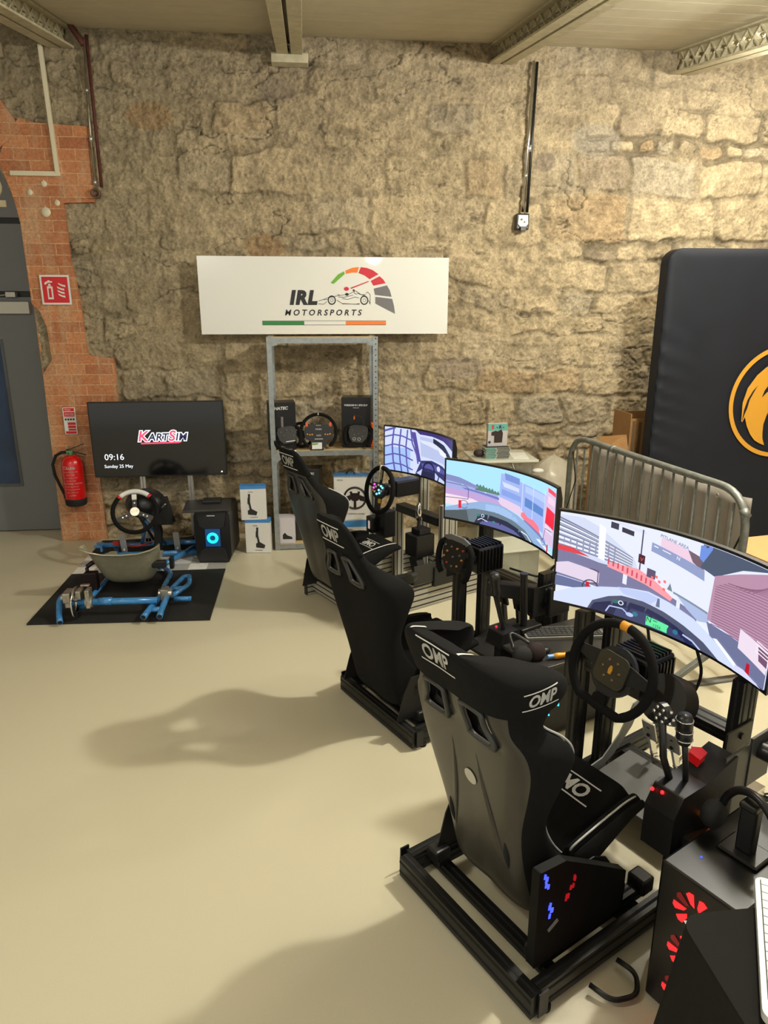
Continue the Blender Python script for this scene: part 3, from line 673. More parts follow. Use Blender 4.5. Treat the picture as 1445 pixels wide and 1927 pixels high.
MB().tube(arc((-.02, .06, .40), .035, 0, 180, 12), .006, 8).build('carry_handle', BLACKP, t)
t = boxthing('product_box', 'pale box on the bottom shelf printed with a black shoe shape, at the left', (-.245, 5.875, .055), radians(-3), .155, .15, .23, mat('grey_white_carton', (.80, .78, .80), .5))
MB().prism([(-.03, .04), (.055, .04), (.05, .06), (.01, .075), (-.01, .10), (-.03, .08)], .001, frame_m((0, -.0005, 0), (1, 0, 0), (0, 0, 1))).build('pedal_picture', INK, t)
# two stacked white boxes by the shelf
for k, (x, z, rz) in enumerate(((-.483, .003, -4), (-.507, .302, 2))):
    lab = ('white and blue box with a shifter picture standing on the floor beside the shelf', 'white and blue box with a shifter picture on top of another, beside the shelf')[k]
    t = thing('product_box', lab, 'box', (x, 5.80, z), radians(rz), 'shifter boxes stacked beside the shelf')
    MB().box((0, .045, .148), (.215, .09, .296)).build('carton', WC, t, bevel=.002)
    MB().bb(-.109, .109, -.001, .091, .272, .298).build('blue_top', BC, t)
    FM = frame_m((0, -.001, 0), (1, 0, 0), (0, 0, 1)); dx = .03*k-.01
    MB().prism([(-.03-dx, .05), (.04-dx, .04), (.05-dx, .07), (.0-dx, .10), (-.03-dx, .085)], .001, FM).prism([(-.014-dx, .09), (.004-dx, .09), (-.008-dx, .16), (-.004-dx, .23), (-.022-dx, .23), (-.022-dx, .16)], .001, FM).prism([(-.03-dx, .15), (-.022-dx, .13), (-.018-dx, .19), (-.026-dx, .2)], .001, FM).build('shifter_picture', mat('dark_grey_print', (.13, .13, .14), .4), t)
    MB().text('MOZA', .014, frame_m((-.02, -.001, .245), (1, 0, 0), (0, 0, 1))).build('dark_lettering', INK, t); MB().text('HGP SHIFTER', .011, frame_m((0, -.001, .022), (1, 0, 0), (0, 0, 1))).build('dark_lettering', INK, t)
# ------------------------------------------------------------------ floor mats
MATK = mat('black_rubber_mat', (.105, .10, .095), .8, 0, .25, 12, .2, 300)
o = MB().prism([(-.60, -.38), (.605, -.43), (.60, .55), (-.60, .55)], .01, Matrix.Identity(4)).build('floor_mat', MATK, bevel=.002, loc=(-1.325, 4.865, .001))
tag(o, 'black rubber mat under the rear axle of the blue kart', 'floor mat')
o = MB().prism([(-.60, 0), (.61, 0), (.60, .42), (-.60, .38)], .01, Matrix.Identity(4)).build('floor_mat', MATK, bevel=.002, loc=(-1.32, 5.89, .001))
tag(o, 'black rubber mat against the wall under the front of the blue kart', 'floor mat')
g = MB(); CKW = mat('white_tile', (.93, .92, .90), .4, 0, .1, 30); CKG = mat('grey_tile', (.70, .69, .67), .4, 0, .1, 30)
for i in range(8):
    for j in range(3):
        g.bb(-.605+i*.15, -.605+(i+1)*.15-.001, j*.156, (j+1)*.156-.001, 0, .008, (i+j) % 2)
o = g.build('checker_mat', [CKW, CKG], loc=(-1.322, 5.418, .001)); tag(o, 'white and grey checkered mat between the two black mats', 'floor mat')
# ------------------------------------------------------------------ television on its stand
TVC = (-1.315, 6.13, .955)
t = thing('television', 'large flat black television showing a clock and a racing logo', 'television', (TVC[0], TVC[1], .63), 0)
MB().box((0, .02, .325), (1.13, .035, .652)).build('housing', BLACKP, t, bevel=.004)
MB().box((0, .0015, .327), (1.105, .004, .63)).build('screen', mat('dark_screen', (.065, .065, .072), .12, spec=.6), t)
S1 = lambda x, z: frame_m((x, -.0015, z), (1, 0, 0), (0, 0, 1))
MB().text('09:16', .075, S1(-.385, .175), ext=.0003).text('Sunday 25 May', .040, S1(-.355, .095), ext=.0003).build('clock_text', emit('screen_white', (.95, .97, 1), 1.2), t)
PKE = emit('screen_pink', (1, .30, .42), 1.1); SCW = emit('screen_white', (.95, .97, 1), 1.2)
def logo_letters(bold, y, sel, ms):
    g = MB(); x = -.175
    for ch, sz in (('K', .125), ('A', .09), ('R', .09), ('T', .09), ('S', .125), ('I', .09), ('M', .09)):
        vs, fs = text_geo(ch, sz, .22, .004, .0002, 'LEFT', 1.); wd = max(v[0] for v in vs)-min(v[0] for v in vs)
        if ch in sel:
            vs, fs = text_geo(ch, sz, .22, bold, .0002, 'LEFT', 1.)
            g.add([frame_m((x, y, .35 if sz > .1 else .342), (1, 0, 0), (0, 0, 1)) @ Vector(v) for v in vs], fs)
        x += wd*.93-.004
    return g.build('logo_letter_shape', ms, t)
logo_letters(.010, -.0018, 'KARTSIM', SCW)
logo_letters(.002, -.0030, 'ARTIM', emit('screen_navy', (.12, .10, .25), 1))
logo_letters(.003, -.0030, 'K', PKE); logo_letters(.003, -.0030, 'S', PKE)
MB().prism([(-.19, .285), (.13, .290), (.16, .302), (-.19, .298)], .0004, frame_m((.04, -.0015, 0), (1, 0, 0), (0, 0, 1))).build('logo_underline', PKE, t)
MB().cyl((.52, -.0005, .03), (.52, -.0015, .03), .007).build('power_symbol', emit('screen_white', (.95, .97, 1), 1.2), t)
t = thing('television_stand', 'two post grey aluminium stand holding the television behind the kart', 'stand', (-1.30, 6.19, 0))
for x in (-.19, .22):
    g = MB().bb(x-.022, x-.003, -.02, .02, .012, 1.1).bb(x+.003, x+.022, -.02, .02, .012, 1.1).bb(x-.004, x+.004, -.008, .02, .012, 1.1); g.build('post', ALU, t)
MB().bb(-.24, .27, -.02, .02, .012, .05).build('base_bar', ALU, t)

# ------------------------------------------------------------------ kart simulator
KO = Vector((-1.35, 5.1, .011))
BLU = mat('blue_frame_paint', (.22, .50, .74), .25, 0, .1, 30, coat=.5); DKH = mat('tube_inside', (.04, .06, .09), .7)
t = thing('kart_simulator', 'blue tube frame karting simulator without wheels on the black mats', 'kart', tuple(KO))
kart = t
def K(*p): return Vector(p)-KO
def tubes(name, lst, r, m=BLU, parent=None, ends=False):
    g = MB()
    for pts in lst:
        pts = [K(*p) for p in pts]
        g.tube(rounded(pts, .06) if len(pts) > 2 else pts, r, 12)
        if ends:
            d = (pts[0]-pts[1]).normalized(); g.cyl(pts[0]+d*.0005, pts[0]+d*.0015, r*.75, mi=1)
    return g.build(name, [m, DKH], parent or kart)
tubes('rear_axle', [[(-1.60, 4.56, .12), (-1.08, 4.55, .115)]], .024)
tubes('axle_sleeve', [[(-1.47, 4.561, .119), (-1.38, 4.559, .119)]], .028)
tubes('rear_bumper_tube', [[(-1.145, 4.40, .06), (-1.13, 4.48, .07), (-1.08, 4.70, .10)], [(-1.04, 4.40, .06), (-1.045, 4.50, .07), (-1.03, 4.66, .11)]], .021, ends=True)
tubes('cross_tube', [[(-1.12, 4.50, .07), (-1.05, 4.50, .07)]], .018)
tubes('rear_bumper_tube', [[(-1.69, 4.43, .035), (-1.715, 4.50, .06), (-1.73, 4.58, .13), (-1.70, 4.60, .16)]], .020, ends=True)
tubes('side_rail', [[(-1.08, 4.66, .10), (-1.11, 4.95, .07), (-1.12, 5.25, .05), (-1.24, 5.45, .05), (-1.06, 5.75, .06), (-1.02, 5.90, .06)]], .018)
tubes('side_rail', [[(-1.60, 4.62, .06), (-1.58, 5.2, .05), (-1.62, 5.6, .05), (-1.70, 5.90, .06)]], .018)
tubes('side_loop', [[(-1.08, 4.70, .07), (-1.0, 5.10, .07), (-.96, 5.12, .07), (-.93, 4.95, .07), (-1.02, 4.72, .07)], [(-1.04, 4.86, .07), (-.97, 4.87, .07)], [(-1.0, 4.70, .06), (-.88, 4.70, .055)]], .018)
tubes('side_loop', [[(-1.24, 5.38, .05), (-1.03, 5.80, .08)]], .017)
tubes('front_cross_tube', [[(-1.80, 5.86, .10), (-1.55, 5.90, .08), (-1.20, 5.90, .09), (-.93, 5.86, .10)], [(-1.75, 5.74, .05), (-1.0, 5.74, .05)]], .020)
for x, s in ((-1.80, -1), (-.93, 1)):
    g = MB().box(K(x, 5.86, .08), (.02, .10, .05)).box(K(x+s*.03, 5.82, .10), (.06, .02, .02)).box(K(x+s*.03, 5.90, .10), (.06, .02, .02)); g.build('stub_axle_bracket', BLU, t, bevel=.003)
tubes('steering_support', [[(-1.48, 5.88, .09), (-1.40, 5.72, .28), (-1.385, 5.62, .38)], [(-1.28, 5.88, .09), (-1.35, 5.72, .28), (-1.375, 5.62, .38)]], .014)
MB().tube([K(-1.37, 5.85, .14), K(-1.385, 5.50, .45)], .012).build('steering_column', BLACK, t)
MB().tube([K(-1.66, 5.84, .10), K(-1.50, 5.80, .10), K(-1.38, 5.82, .12)], .008).box(K(-1.68, 5.84, .12), (.05, .03, .03)).build('tie_rod', mat('red_anodised', (.75, .2, .15), .3, .4), t)
for x in (-1.60, -1.16): MB().bar(K(x, 5.78, .06), K(x, 5.74, .23), .05, .01).bar(K(x, 5.77, .07), K(x, 5.80, .2), .015, .015).build('pedal', ALU, t, bevel=.002)
# brake disc and calipers
g = MB(); dc = K(-1.615, 4.56, .12)
for r0, r1 in ((.060, .105),):
    n = 40
    for sgn in (-.006, .006):
        vs = [dc+Vector((sgn, r*cos(2*pi*k/n), r*sin(2*pi*k/n))) for r in (r0, r1) for k in range(n)]
        g.add(vs, [(k, (k+1) % n, n+(k+1) % n, n+k) for k in range(n)], 0)
    g.tube([dc+Vector((0, .105*cos(2*pi*k/n), .105*sin(2*pi*k/n))) for k in range(n)], .006, 6, closed=True)
for k in range(12):
    a = k/12*2*pi; g.cyl(dc+Vector((-.008, .083*cos(a), .083*sin(a))), dc+Vector((.008, .083*cos(a), .083*sin(a))), .006, n=8, mi=1)
for k in range(5): a = k/5*2*pi; g.bar(dc, dc+Vector((0, .062*cos(a), .062*sin(a))), .016, .008)
g.build('brake_disc', [CHROME, DKH], t)
SIL = mat('machined_alloy', (.70, .68, .63), .3, .8, .3, 40)
MB().box(dc+Vector((-.045, 0, .05)), (.05, .11, .07)).box(dc+Vector((.025, .01, .06)), (.035, .09, .06)).box(dc+Vector((-.045, .0, .0)), (.045, .06, .06)).cyl(dc+Vector((-.08, .02, .05)), dc+Vector((-.06, .02, .05)), .02).cyl(dc+Vector((-.08, -.03, .05)), dc+Vector((-.06, -.03, .05)), .02).build('brake_caliper', SIL, t, bevel=.006)
MB().box(dc+Vector((.085, .0, .03)), (.03, .08, .13)).cyl(dc+Vector((.065, 0, 0)), dc+Vector((.11, 0, 0)), .04).box(dc+Vector((.06, .03, .11)), (.06, .03, .012)).build('bearing_carrier', SIL, t, bevel=.005)
MB().box(K(-1.05, 4.66, .12), (.05, .08, .08)).cyl(K(-1.09, 4.66, .12), K(-1.0, 4.66, .12), .032).build('bearing_carrier', SIL, t, bevel=.005)
MB().tube(rounded([K(-1.66, 4.98, .22), K(-1.62, 5.0, .25), K(-1.5, 5.05, .25)], .03), .016).box(K(-1.62, 4.93, .13), (.09, .07, .14)).tube(rounded([K(-1.66, 4.98, .22), K(-1.64, 4.95, .08), K(-1.58, 4.9, .05)], .03), .012).build('seat_side_bracket', mat('dark_maroon_metal', (.14, .09, .10), .4, .3), t, bevel=.006)
# fibreglass kart seat: lofted shell
def loft_shell(rows, thick, name, m, parent, sub=2, closed_bottom=False):
    """rows: lists of points of the outer skin; thick: offset vector function"""
    nr = len(rows); nc = len(rows[0]); vs = []; 
    inner = []
    for i in range(nr):
        for j in range(nc):
            p = Vector(rows[i][j]); du = Vector(rows[min(i+1, nr-1)][j])-Vector(rows[max(i-1, 0)][j]); dv = Vector(rows[i][min(j+1, nc-1)])-Vector(rows[i][max(j-1, 0)])
            n = du.cross(dv).normalized(); vs.append(p); inner.append(p+n*thick)
    N = nr*nc; V = vs+inner; fs = []
    for i in range(nr-1):
        for j in range(nc-1):
            a = i*nc+j; fs += [(a, a+1, a+nc+1, a+nc), (N+a, N+a+nc, N+a+nc+1, N+a+1)]
    for i in range(nr-1):
        for j in (0, nc-1): a = i*nc+j; fs.append((a, a+nc, N+a+nc, N+a))
    for j in range(nc-1):
        for i in (0, nr-1): a = i*nc+j; fs.append((a, a+1, N+a+1, N+a))
    return MB().add(V, fs, 0, True).build(name, m, parent, sub=sub)
rows = []
for s, (y, z, w, d, bot) in enumerate([(4.78, .365, .25, .0, .0), (4.80, .35, .235, .05, 0), (4.84, .29, .222, .10, 0), (4.88, .215, .21, .15, 0), (4.92, .13, .195, .19, 0), (4.97, .085, .18, .22, 0), (5.08, .07, .17, .21, 0), (5.22, .085, .17, .17, 0), (5.34, .11, .165, .10, 0)]):
    row = []
    fl = [(1.12, 1.0), (1.06, .7), (1.0, .35), (.85, .08), (.5, 0), (0, -.01), (-.5, 0), (-.85, .08), (-1.0, .35), (-1.06, .7), (-1.12, 1.0)]
    ny, nz = ((.93, .38) if s < 5 else (.0, 1.0))
    if s == 5: ny, nz = .55, .84
    for a, b in fl:
        dz = 0
        if s < 2: dz = (.045*abs(a)**3 if a < 0 else .05*abs(a)**3)
        row.append(K(-1.36+a*w, y+b*d*ny, z+b*d*nz+dz))
    rows.append(row)
loft_shell(rows, .010, 'kart_seat', mat('clear_grey_fibreglass', (.60, .585, .49), .32, 0, .12, 25, coat=.3), t)
MB().box(K(-1.125, 4.90, .255), (.10, .045, .05)).box(K(-1.06, 5.02, .22), (.03, .05, .09)).build('seat_clamp', BLACKP, t, bevel=.006)
# kart steering wheel with white top
M = Matrix.Translation((-1.40, 5.45, .50)) @ Matrix.Rotation(radians(8), 4, 'Z') @ Matrix.Rotation(radians(62), 4, 'X')
w = wheel('steering_wheel', 'kart steering wheel with white top grip and red ends', M, .165, .017)
g = MB(); g.tube([(.165*cos(radians(a)), .165*sin(radians(a)), 0) for a in range(50, 131, 5)], .0195, 12); g.build('white_top_grip', WHITE, w)
MB().tube([(.165*cos(radians(a)), .165*sin(radians(a)), 0) for a in range(43, 51, 2)], .0198, 12).build('red_end', RED, w)
MB().tube([(.165*cos(radians(a)), .165*sin(radians(a)), 0) for a in range(130, 138, 2)], .0198, 12).build('red_end', RED, w)
for a in (90, 205, 335):
    d = Vector((cos(radians(a)), sin(radians(a)), 0)); MB().bar(d*.02, d*.155, .034, .006, up=(0, 0, 1)).cyl(d*.07+Vector((0, 0, .003)), d*.07+Vector((0, 0, .005)), .006, n=10, mi=1).cyl(d*.10+Vector((0, 0, .003)), d*.10+Vector((0, 0, .005)), .006, n=10, mi=1).build('spoke', [BLACK, SIL], w)
MB().prism(circ(.035), .02, Matrix.Translation((0, 0, -.012))).build('hub', SIL, w); MB().box((0, .118, .006), (.036, .044, .008)).build('white_tag', WHITE, w, bevel=.002)
HB = K(-1.36, 5.66, .38)
MB().sph((0, 0, .13), .17, 24, sc=(.95, .9, .72)).build('motor_cover', BLACKP, kart, loc=HB)
MB().prism([(-.0, .10), (.17, .12), (.22, -.10), (.10, -.10), (.06, -.02)], .09, frame_m((0, .03, .06), (1, 0, 0), (0, 0, 1))).build('side_guard', RUB, kart, bevel=.02, loc=HB)
MB().bar((.13, -.06, .10), (.17, -.08, .14), .02, .01).build('silver_buckle', ALU, kart, loc=HB)
MB().tube([(.05, 0, .05), (.07, .05, -.12), (.04, .1, -.30), (.02, .1, -.36)], .035).build('support_stem', BLACK, kart, loc=HB)
# pc tower with cyan fan and a keyboard tray on it
t = thing('computer_tower', 'black angular computer tower with glowing cyan ring beside the blue kart', 'computer', (-.83, 5.57, .012), radians(-4))
MB().prism([(-.13, .45), (.13, .45), (.145, .40), (.145, .06), (.12, 0), (-.12, 0), (-.145, .06), (-.145, .40)], .40, frame_m((0, .40, 0), (1, 0, 0), (0, 0, 1))).build('case', BLACKP, t, bevel=.008)
MB().prism([(-.12, .44), (.12, .44), (.10, .32), (.07, .30), (-.07, .30), (-.10, .32)], .02, frame_m((0, .0, 0), (1, 0, 0), (0, 0, 1))).prism([(-.12, .02), (.12, .02), (.10, .11), (.07, .13), (-.07, .13), (-.10, .11)], .02, frame_m((0, 0, 0), (1, 0, 0), (0, 0, 1))).build('front_bezel', mat('satin_dark_grey', (.14, .14, .145), .4), t, bevel=.004)
g = MB(); CY = emit('cyan_glow', (.05, .85, .80), 2.2); CY2 = emit('blue_glow', (.05, .25, .45), .9)
g.tube([(0+.035*cos(k/20*2*pi), -.012, .215+.035*sin(k/20*2*pi)) for k in range(20)], .012, 8, closed=True); g.build('fan_ring', CY, t)
MB().bb(-.06, .06, -.006, .0, .14, .29).build('fan_window', CY2, t)
MB().bb(-.035, .03, -.022, -.02, .405, .412).build('front_ports', WHITE, t)
t = thing('keyboard_tray', 'thin dark tray lying on top of the cyan lit computer', 'tray', (-.86, 5.56, .462), radians(3))
MB().bb(-.19, .18, -.05, .30, .001, .018).build('tray_board', mat('dark_tray', (.17, .165, .16), .35), t, bevel=.003)
MB().bb(-.05, .10, .15, .28, .018, .04).build('receiver', BLACKP, t, bevel=.004)
t = thing('loose_cables', 'tangle of thin dark cables on the mat by the kart computer', 'cables', (-1.1, 6.0, .012))
g = MB()
for k in range(7):
    random.seed(k); pts = [Vector((random.uniform(-.2, .3), random.uniform(-.15, .1), .01+abs(random.gauss(0, .04)))) for _ in range(5)]
    g.tube(rounded(pts, .08), .0035, 6)
g.build('cable', RUB, t)

# ------------------------------------------------------------------ clear acrylic table with leaflets
CLR = mat('clear_acrylic', (.80, .82, .80), .08, trans=.85, alpha=.55)
TX, TY, TZ = 1.60, 5.72, .835
t = thing('acrylic_table', 'clear acrylic table standing against the stone wall', 'table', (TX, TY, 0))
MB().bb(-.27, .27, -.22, .24, TZ-.02, TZ).build('table_top', mat('frosted_acrylic', (.86, .86, .80), .2, alpha=.75), t, bevel=.004)
MB().bb(-.22, .22, -.19, -.18, .003, TZ-.02).bb(-.23, -.22, -.19, .2, .003, TZ-.02).bb(.22, .23, -.19, .2, .003, TZ-.02).build('side_panel', CLR, t)
MB().bar((.05, -.196, TZ-.03), (.16, -.196, TZ-.30), .02, .004).build('white_edge_strip', WHITE, t)
t = thing('game_box', 'upright teal and grey package with a dark picture on the leaflet pile', 'box', (1.545, 5.63, TZ+.098), radians(4))
MB().box((0, .02, .095), (.17, .04, .19)).build('carton', mat('pale_grey_carton', (.72, .70, .70), .5), t, bevel=.002)
MB().bb(-.084, .084, -.001, 0, .13, .188).build('teal_band', mat('teal_print', (.38, .62, .58), .5), t)
MB().prism([(-.055, .12), (-.02, .13), (.0, .125), (.03, .14), (.045, .11), (.04, .03), (-.03, .03), (-.03, .09), (-.055, .09)], .001, frame_m((0, -.0012, 0), (1, 0, 0), (0, 0, 1))).build('dark_picture', mat('dark_brown_print', (.18, .13, .12), .5), t)
MB().text('S', .04, frame_m((-.045, -.0015, .16), (1, 0, 0), (0, 0, 1)), bold=.002).build('red_letter', REDS, t); MB().text('- R -', .036, frame_m((.02, -.0015, .16), (1, 0, 0), (0, 0, 1)), bold=.002).prism([(-.07+.012*cos(a/8*2*pi), .035+.012*sin(a/8*2*pi)) for a in range(8)], .001, frame_m((0, -.0012, 0), (1, 0, 0), (0, 0, 1))).build('blue_letter', mat('navy_print', (.12, .18, .36), .5), t)
for k in range(7):
    t = thing('leaflet_stack', ['lowest', 'second lowest', 'third lowest', 'middle', 'third highest', 'second highest', 'highest'][k]+' bundle of printed leaflets under the teal package', 'leaflets', (1.54+.004*((k*7) % 3-1), 5.63, TZ+.001+k*.0138), radians(2+((k*5) % 3)), 'leaflet bundles on the acrylic table')
    MB().bb(-.105, .105, -.05, .09, 0, .009).build('paper', mat('leaflet_paper', (.82, .82, .78), .6), t)
    g = MB().bb(-.104, -.02, -.0515, -.0505, .001, .008, 0).bb(-.01, .10, -.0515, -.0505, .002, .007, 1).bb(-.10, .10, -.049, .085, .009, .0125, 1); g.build('printed_edge', [mat('teal_print', (.38, .62, .58), .5), INK], t)
for k in range(7):
    t = MB().bb(-.05, .085, -.008, .008, 0, .004).build('leaflet', WHITE, loc=(1.735+.006*k-.02, 5.545+k*.042, TZ+.001)); t.rotation_euler = (0, 0, radians(-2))
    tag(t, ['white leaflet nearest the front edge of the acrylic table, first of a fanned row', 'second white leaflet from the front edge of the acrylic table', 'third white leaflet from the front edge of the acrylic table', 'fourth white leaflet from the front edge of the acrylic table', 'fifth white leaflet from the front edge of the acrylic table', 'sixth white leaflet from the front edge of the acrylic table', 'white leaflet furthest back on the acrylic table'][k], 'leaflet', 'white leaflets fanned on the acrylic table')
t = MB().sph((0, 0, .035), .05, 12, sc=(1, .8, .65)).sph((.05, .01, .03), .04, 10, sc=(1, .8, .7)).build('dark_pouch', mat('dark_pouch', (.18, .14, .14), .7), loc=(1.40, 5.66, TZ+.001)); tag(t, 'small dark pouch beside the leaflets on the acrylic table', 'pouch')
# crumpled plastic bag behind the middle monitor
random.seed(9); g = MB(); g.sph((0, 0, .40), .42, 20, sc=(.62, .45, .95)); g.v = [(x+random.gauss(0, .012), y+random.gauss(0, .012), max(z+random.gauss(0, .015), .004)) for x, y, z in g.v]
t = g.build('plastic_bag', mat('pale_film', (.80, .77, .70), .3, 0, .1, 10, alpha=.7), loc=(2.12, 5.85, 0), sub=1); tag(t, 'large crumpled pale plastic bag on the floor against the stone wall', 'bag')
MB().sph((-.19, -.16, .70), .055, 12, sc=(1, .6, .4)).build('white_fold', WHITE, t)
t = thing('clear_storage_tub', 'clear plastic tub on the floor below the middle monitor', 'tub', (1.45, 4.9, .002), radians(10))
MB().bb(-.2, .2, -.15, -.145, 0, .3).bb(-.2, .2, .145, .15, 0, .3).bb(-.2, -.195, -.15, .15, 0, .3).bb(.195, .2, -.15, .15, 0, .3).bb(-.2, .2, -.15, .15, 0, .006).build('tub_body', CLR, t)
MB().bb(-.215, .215, -.165, .165, .30, .315).build('tub_lid', mat('frosted_acrylic', (.86, .86, .80), .2, alpha=.75), t, bevel=.004)

# ------------------------------------------------------------------ crowd barrier
BP0, BP1 = Vector((2.20, 3.20, 0)), Vector((1.95, 5.02, 0))
bd = (BP1-BP0); BL = bd.length; ba = math.atan2(bd.y, bd.x)
t = thing('crowd_barrier', 'grey galvanised steel crowd barrier with vertical bars behind the monitors', 'barrier', tuple(BP0), ba)
GB = mat('weathered_galvanised', (.50, .51, .49), .5, .45, .25, 30)
g = MB().tube(rounded([(0, 0, .17), (0, 0, 1.12), (BL, 0, 1.12), (BL, 0, .17)], .22, 8), .021, 12); g.tube([(0, 0, .20), (BL, 0, .20)], .017, 12); g.build('outer_frame', GB, t)
for k in range(17):
    x = .10+k*(BL-.2)/16; top = 1.115 if .22 < x < BL-.22 else 1.05
    MB().tube([(x, 0, .20), (x, 0, top)], .0075, 8).build('bar', GB, t)
for x in (.10, BL-.12): MB().bar((x, -.34, .010), (x, .34, .010), .05, .012).bar((x, -.3, .012), (x, 0, .2), .03, .03).bar((x, .3, .012), (x, 0, .2), .03, .03).build('foot', GB, t, bevel=.003)
MB().tube([(BL-.02, 0, 1.05), (BL-.12, .01, .80), (BL-.03, .02, .55)], .004, 6).tube([(.02, -.02, .95), (.12, -.02, .7), (.25, -.02, .45)], .005, 6).build('cable_tie', RUB, t)
MB().tube([(.03, 0, 1.03), (.0, 0, 1.0)], .024).tube([(1.25, 0, 1.12), (1.28, 0, 1.12)], .026).build('joint_band', GB, t)
t = thing('banner_sheet', 'translucent grey mesh banner tied along the crowd barrier', 'banner', tuple(BP0+Vector((.03, 0, 0))), ba)
g = MB(); vs = []; nx, nz = 60, 12
for i in range(nx+1):
    for j in range(nz+1):
        x = .10+i/nx*(BL-.22); z = .28+j/nz*.80; e = .05*sin(pi*j/nz); z2 = min(z, 1.08-.015*abs(sin(x*9)))
        vs.append((x, -.055+.014*sin(x*23+z*3)*(.4+.6*j/nz)-.01, z2))
g.add(vs, [(i*(nz+1)+j, (i+1)*(nz+1)+j, (i+1)*(nz+1)+j+1, i*(nz+1)+j+1) for i in range(nx) for j in range(nz)], 0, True)
o = g.build('mesh_banner', mat('grey_mesh_banner', (.60, .57, .53), .7, 0, .12, 6), t); s = o.modifiers.new('thickness', 'SOLIDIFY'); s.thickness = .003
for x in (.36, .93, 1.3): MB().tube([(x+.012*cos(k/10*2*pi), -.075, 1.02+.012*sin(k/10*2*pi)) for k in range(10)], .003, 6, closed=True).build('eyelet', ALU, t)
# ------------------------------------------------------------------ big padded mat with gold flame badge
GX, GY_, GZ = 2.715, 5.30, 2.475
t = thing('gym_mat', 'tall dark navy padded mat with round gold flame badge at the far right', 'padded mat', (GX, GY_, 0))
NV = mat('navy_vinyl', (.115, .125, .155), .6, 0, .1, 5, .15, 500, spec=.2)
W = 2.2
g = MB(); nx, nz = 60, 70; pts = []
out = [(0, .0)]
poly = [(W, 0), (W, GZ)]+[(.11-.11*cos(radians(90-k*15))-0, GZ-.11+.11*sin(radians(90-k*15))) for k in range(7)]+[(0, 0)]
g.prism(poly, .12, frame_m((0, .13, 0), (1, 0, 0), (0, 0, 1))); g.build('core', NV, t, bevel=.02)
# front cover with creases at its left edge
vs = []
for i in range(nx+1):
    for j in range(nz+1):
        x = W*(i/nx)**1.6; z = j/nz*GZ
        if x < .11 and z > GZ-.11:
            dx = .11-x; z = min(z, GZ-.11+math.sqrt(max(.11**2-dx*dx, 0)))
        f = math.exp(-x/.16)*(.5+.5*sin(min(z, 2)*1.4)); cr = f*.009*(sin(z*44+x*16+2*sin(z*5))+.6*sin(z*71-x*22))*(1 if .3 < z < 1.9 else .15)
        ed = .024*(math.exp(-x/.02)+math.exp(-(GZ-z)/.02))
        vs.append((x+.0, -.020+ed-cr-.008*sin(pi*min(x/2, 1))-.006*sin(x*2.2+z*1.7), z))
MB().add(vs, [(i*(nz+1)+j, (i+1)*(nz+1)+j, (i+1)*(nz+1)+j+1, i*(nz+1)+j+1) for i in range(nx) for j in range(nz)], 0, True).build('front_cover', NV, t)
LG = frame_m((1.055, -.0405, 1.32), (1, 0, 0), (0, 0, 1)); g = MB(); R = .45; n = 72
for k in range(n):
    a, b = 2*pi*k/n, 2*pi*(k+1)/n; g.prism([(R*cos(a), R*sin(a)), (R*cos(b), R*sin(b)), ((R-.034)*cos(b), (R-.034)*sin(b)), ((R-.034)*cos(a), (R-.034)*sin(a))], .002, LG)
# flame shapes
g.prism([(-.326, -.152), (-.336, -.007), (-.31, .11), (-.246, .21), (-.174, .275), (-.088, .314), (.02, .33), (.10, .31), (.06, .22), (.0, .14), (-.05, .05), (-.088, -.036), (-.118, -.11), (-.133, -.18), (-.130, -.25), (-.123, -.297), (-.10, -.352), (-.145, -.335), (-.19, -.31), (-.235, -.26), (-.275, -.19), (-.30, -.12), (-.318, -.16)], .002, LG)
g.prism([(.0, -.35), (-.06, -.25), (-.05, -.10), (.04, .03), (.12, .15), (.15, .30), (.25, .2), (.31, .05), (.3, -.1), (.22, -.24), (.12, -.32)], .002, LG)
g.prism([(-.229, .13), (-.262, .09), (-.298, .02), (-.316, -.06), (-.322, -.16), (-.308, -.10), (-.292, -.05), (-.280, .02), (-.258, .07)], .003, LG, 1)
g.prism([(-.05, .23), (-.12, .16), (-.165, .09), (-.18, .035), (-.145, .075), (-.105, .10), (-.06, .12)], .003, LG, 1)
g.build('gold_badge', [GOLD, NV], t)
# cardboard boxes near the mat
CBD = mat('brown_cardboard', (.62, .46, .28), .8, 0, .12, 30); CBDD = mat('dark_corrugated', (.40, .31, .20), .85)
t = thing('cardboard_box', 'open brown corrugated cardboard box standing between the stone wall and the padded mat', 'cardboard box', (2.83, 5.86, 0), radians(-1))
g = MB().bb(-.12, .25, -.2, -.19, .003, 1.14).bb(-.12, -.11, -.2, .15, .003, 1.18).bb(-.12, .25, .14, .15, .003, 1.16).bb(.24, .25, -.2, .15, .003, 1.1)
for k in range(6): g.bb(-.10+k*.055, -.075+k*.055, -.204, -.2, .003, 1.12-.01*k, 1)
g.build('carton', [CBD, CBDD], t)
t = thing('cardboard_box', 'low brown cardboard box with an open flap behind the crowd barrier', 'cardboard box', (2.52, 5.62, 0), radians(4))
g = MB().bb(-.12, .10, -.14, -.135, .003, .90).bb(-.12, -.115, -.14, .12, .003, .93).bb(.095, .10, -.14, .12, .003, .93).bb(-.12, .10, .115, .12, .003, .93); g.build('carton', CBD, t)
MB().add([(-.12, -.14, .93), (-.06, .1, .98), (.08, -.12, 1.03), (.10, -.14, .9)], [(0, 1, 2, 3)]).build('flap', CBD, t).modifiers.new('s', 'SOLIDIFY').thickness = .004
t = thing('cardboard_box', 'tan cardboard box with a black wire loop at the right picture edge', 'cardboard box', (2.70, 3.62, 0), radians(10))
